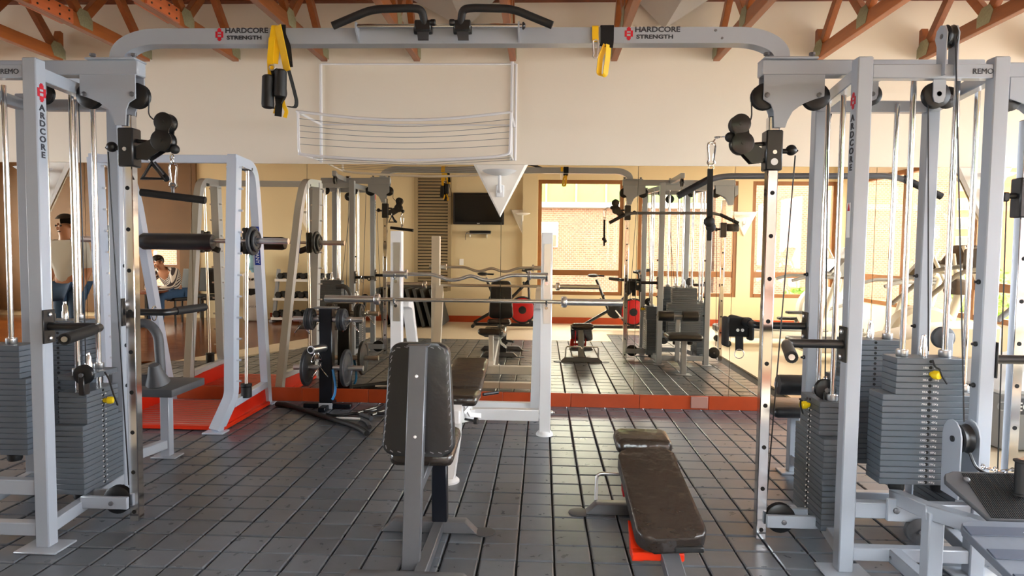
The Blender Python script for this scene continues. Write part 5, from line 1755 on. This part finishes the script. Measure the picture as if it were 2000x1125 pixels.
def person(loc, rz, J, label, shirt, trousers, sleeves=1.0):
    """J: joint positions in metres, person faces +y."""
    t = thing('person', (0, 0, 0), label, 'person')
    names = ['pelvis', 'belly', 'chest', 'neck', 'head0', 'head1', 'shL', 'elL', 'wrL', 'haL', 'shR', 'elR', 'wrR', 'haR', 'hipL', 'knL', 'anL', 'toL', 'hipR', 'knR', 'anR', 'toR']
    rad = {'pelvis': (.14, .11), 'belly': (.13, .10), 'chest': (.15, .11), 'neck': .055, 'head0': .075, 'head1': .088, 'sh': .06, 'el': .042, 'wr': .030, 'ha': .032, 'hip': .085, 'kn': .058, 'an': .042, 'to': .038}
    R_ = lambda n: rad.get(n, rad.get(n[:2], rad.get(n[:3])))
    E_ = [('pelvis', 'belly'), ('belly', 'chest'), ('chest', 'neck'), ('neck', 'head0'), ('head0', 'head1'), ('chest', 'shL'), ('shL', 'elL'), ('elL', 'wrL'), ('wrL', 'haL'), ('chest', 'shR'), ('shR', 'elR'), ('elR', 'wrR'), ('wrR', 'haR'),
          ('pelvis', 'hipL'), ('hipL', 'knL'), ('knL', 'anL'), ('anL', 'toL'), ('pelvis', 'hipR'), ('hipR', 'knR'), ('knR', 'anR'), ('anR', 'toR')]
    def sub_(ns, grow, m, nm):
        ns = [n for n in names if n in ns]
        ix = {n: i for i, n in enumerate(ns)}
        ed = [(ix[a], ix[b]) for a, b in E_ if a in ix and b in ix]
        rr = [tuple(x * 1.0 + grow + (.02 if grow and n in ('neck', 'chest', 'shL', 'shR') else 0) for x in (R_(n) if isinstance(R_(n), tuple) else (R_(n), R_(n)))) for n in ns]
        return skin(nm, [(J2 if nm == 'shirt' else J)[n] for n in ns], ed, rr, m, t)
    J2 = dict(J)
    sub_(names, 0, 'skin', 'body')
    J2['neck'] = tuple(V(J['chest']).lerp(V(J['neck']), .62))
    sub_(['pelvis', 'belly', 'chest', 'neck', 'shL', 'elL', 'shR', 'elR'] + (['wrL', 'wrR'] if sleeves > 1 else []), .014, shirt, 'shirt')
    sub_(['pelvis', 'hipL', 'knL', 'anL', 'hipR', 'knR', 'anR'], .014, trousers, 'trousers')
    h0, h1 = V(J['head0']), V(J['head1'])
    up = (h1 - h0).normalized()
    fw = V((0, 1, 0))
    fw = (fw - up * fw.dot(up)).normalized()
    side_ = up.cross(fw)
    c = h0.lerp(h1, .75)
    hb = MB().ball((0, 0, 0), .104, (1, 1.08, 1.0))
    for v in list(hb.bm.verts):
        if v.co.y > .02 and v.co.z < .05:
            hb.bm.verts.remove(v)
    Rm = M4((side_ * -1, fw, up)).transposed().to_4x4()
    Rm.translation = c + up * .022 - fw * .012
    hb.bm.transform(Rm)
    hb.build('hair', 'hair', t)
    f = MB().ball(c + fw * .098 - up * .03, .016, (.8, 1, 1.3))
    for s in (-1, 1):
        f.ball(c + side_ * s * .094 - up * .01, .024, (.5, .8, 1.2))
    f.build('nose_and_ears', 'skin', t)
    e = MB()
    for s in (-1, 1):
        e.ball(c + fw * .083 + side_ * s * .034, .011)
    e.ball(c + fw * .086 - up * .068, .016, (1.4, .5, .35))
    e.build('eyes_and_mouth', 'hair', t, kind='stuff')
    for hd_, wr in (('haL', 'wrL'), ('haR', 'wrR')):
        p, q = V(J[wr]), V(J[hd_])
        d = (q - p).normalized()
        sd = d.cross(V((0, 0, 1)))
        sd = sd.normalized() if sd.length > .1 else V((0, 1, 0))
        g = MB()
        for k, L in enumerate((.065, .075, .07, .055)):
            b0 = q + sd * (.026 - .017 * k)
            g.tube([b0, b0 + d * L * .5, b0 + d * L + V((0, 0, -.012))], [.009, .0085, .007], 8)
        g.tube([p.lerp(q, .5) + sd * .03, q + sd * .05, q + sd * .055 + d * .025], [.011, .010, .008], 8)
        g.build('fingers', 'skin', t, kind='stuff')
    sh_ = MB()
    for s in 'LR':
        a, b = V(J['an' + s]), V(J['to' + s])
        sh_.box(a.lerp(b, .5) + V((0, 0, -.03)), (.10, .27, .09), b=.03, seg=3)
    sh_.build('shoes', 'black_rubber', t)
    t.location = loc
    t.rotation_euler = (0, 0, rz)
    return t


stand = dict(pelvis=(0, 0, .95), belly=(0, .01, 1.10), chest=(0, 0, 1.32), neck=(0, .02, 1.48), head0=(0, .03, 1.56), head1=(0, .045, 1.66),
             shL=(-.19, 0, 1.40), elL=(-.26, -.03, 1.12), wrL=(-.20, .10, .95), haL=(-.17, .15, .90), shR=(.19, 0, 1.40), elR=(.25, -.02, 1.12), wrR=(.24, .10, .90), haR=(.24, .13, .83),
             hipL=(-.10, 0, .90), knL=(-.11, .02, .50), anL=(-.12, -.01, .09), toL=(-.13, .15, .04), hipR=(.10, 0, .90), knR=(.11, .02, .50), anR=(.12, -.01, .09), toR=(.13, .15, .04))
person((-5.35, 4.75, 0), .2, stand, 'standing person in a grey T-shirt and jeans, one hand at the hip', 'shirt_grey', 'jeans')
sit = dict(pelvis=(0, -.05, .56), belly=(0, .02, .70), chest=(0, .16, .90), neck=(0, .26, 1.01), head0=(0, .31, 1.06), head1=(0, .36, 1.14),
           shL=(-.19, .17, .95), elL=(-.27, .32, .72), wrL=(-.12, .48, .66), haL=(-.06, .52, .65), shR=(.19, .17, .95), elR=(.28, .30, .70), wrR=(.10, .48, .64), haR=(.04, .52, .64),
           hipL=(-.10, 0, .54), knL=(-.14, .42, .52), anL=(-.14, .42, .09), toL=(-.14, .58, .04), hipR=(.10, 0, .54), knR=(.14, .42, .52), anR=(.14, .42, .09), toR=(.14, .58, .04))
person((-6.62, .22, 0), .35, sit, 'seated person in a striped shirt bending forward over the low table', 'striped_cloth', 'jeans', 2.0)

# ================================================================ OUTSIDE THE WINDOWS
struct('ground', MB().box((20, -60, -12.2), (320, 320, .4)), 'grass_far')


def building(name, c, size, rz, m, label, cols, rows, win, wz0, dx, dz, cat='building', wm='apt_glass'):
    t = thing(name, (0, 0, 0), label, cat)
    MB().box((0, -size[1] / 2, size[2] / 2 - 12), size, b=.05).build('walls', m, t)
    MB().box((0, -size[1] / 2, size[2] - 12 + .2), (size[0] + .5, size[1] + .5, .4), b=.1).build('roof', 'concrete', t)
    fm = MB().box((0, .03, 0), (win[0] + .25, .12, win[1] + .25), b=.03).mesh('window', 'apt_white')
    gm = MB().box((0, .10, 0), (win[0], .04, win[1])).mesh('pane', wm)
    for i in range(cols):
        for j in range(rows):
            o = bpy.data.objects.new('window', fm)
            COL.objects.link(o)
            o.location = ((i - (cols - 1) / 2) * dx, 0, wz0 + j * dz)
            adopt(o, t)
            g = bpy.data.objects.new('pane', gm)
            COL.objects.link(g)
            g.location = o.location
            adopt(g, o)
    t.location = c
    t.rotation_euler = (0, 0, rz)
    return t


building('apartment_building', (78, -96, 0), (46, 14, 56), .62, 'apt_orange', 'tall orange apartment block with square windows outside the right windows', 11, 14, (1.5, 1.7), -6, 3.9, 3.1)
building('apartment_building', (38, -118, 0), (34, 12, 27), .3, 'apt_white', 'pale apartment block outside the last back window', 9, 7, (1.7, 1.5), -5, 3.6, 3.1)
br_ = thing('brick_building', (2, -8, 0), 'low brick building with a slate coping facing the back windows', 'building')
MB().box((1.0, -10.0, -4.6), (7.6, 4, 14.6)).build('walls', 'brick', br_)
MB().box((1.0, -7.98, 2.72), (7.7, .3, .16), b=.02).build('coping', 'cardio_grey', br_)
w_ = MB().box((.15, -7.98, 1.85), (.62, .08, .75), b=.02).build('window', 'apt_white', br_)
MB().box((.15, -7.93, 1.67), (.5, .03, .34)).build('pane', 'apt_glass', w_)
gh = thing('greenhouse_roof', (1, -9, 2.8), 'pale green glazed roof storey above the low brick building', 'building')
MB().prism([(-2.6, -8.6, 2.8), (-2.6, -8.6, 3.55), (-2.6, -12, 5.2), (-2.6, -12, 2.8)], (7.2, 0, 0)).build('glazing', 'green_roof', gh)
for x in [-2.6 + .9 * k for k in range(9)]:
    MB().bar((x, -8.57, 2.8), (x, -8.57, 3.57), .05, .04, up=(0, 1, 0)).build('mullion', 'apt_white', gh)
MB().bar((-2.6, -8.56, 3.56), (4.6, -8.56, 3.56), .06, .06).build('gutter', 'apt_white', gh)
b2 = thing('brick_building', (9, -9, 0), 'tall brick building filling the view of the middle back window', 'building')
MB().box((9.0, -12.5, -2.2), (7.2, 6, 19.6)).build('walls', 'brick', b2)
MB().box((9.0, -9.45, 7.62), (7.4, .4, .2), b=.03).build('coping', 'concrete', b2)
b3 = thing('brick_building', (-9, -8, 0), 'brick house wall behind the small window in the corner', 'building')
MB().box((-12.0, -10.0, -4.6), (12, 4, 14.0)).build('walls', 'brick', b3)
MB().box((-12.0, -7.98, 2.45), (12.2, .3, .16), b=.02).build('coping', 'concrete', b3)


def tree(loc, h, r, label):
    t = thing('tree', loc, label, 'tree')
    MB().tube([V(loc) + V((0, 0, -12 - loc[2])), V(loc)], [.25, .15], 8).build('trunk', 'timber_dark', t)
    rg_ = random.Random(int(loc[0] * 7))
    vs2, fs2 = [], []
    for k in range(1500):
        d = V((rg_.gauss(0, 1), rg_.gauss(0, 1), rg_.gauss(0, 1))).normalized() * (rg_.random() ** .4)
        p = V(loc) + V((d.x * r, d.y * r, d.z * h / 2))
        a, b = V((rg_.uniform(-1, 1), rg_.uniform(-1, 1), rg_.uniform(-1, 1))).normalized() * .22, V((rg_.uniform(-1, 1), rg_.uniform(-1, 1), rg_.uniform(-1, 1))).normalized() * .16
        i = len(vs2)
        vs2 += [p - a, p - b, p + a, p + b]
        fs2.append((i, i + 1, i + 2, i + 3))
    b = MB()
    b._add(vs2, fs2)
    b.build('foliage', 'leaf', t, kind='stuff', smooth=False)


tree((22, -24, -1.5), 6, 2.2, 'green tree in front of the orange apartment block')
tree((7.2, -7.0, -.8), 2.4, .9, 'green tree at the foot of the tall brick building')
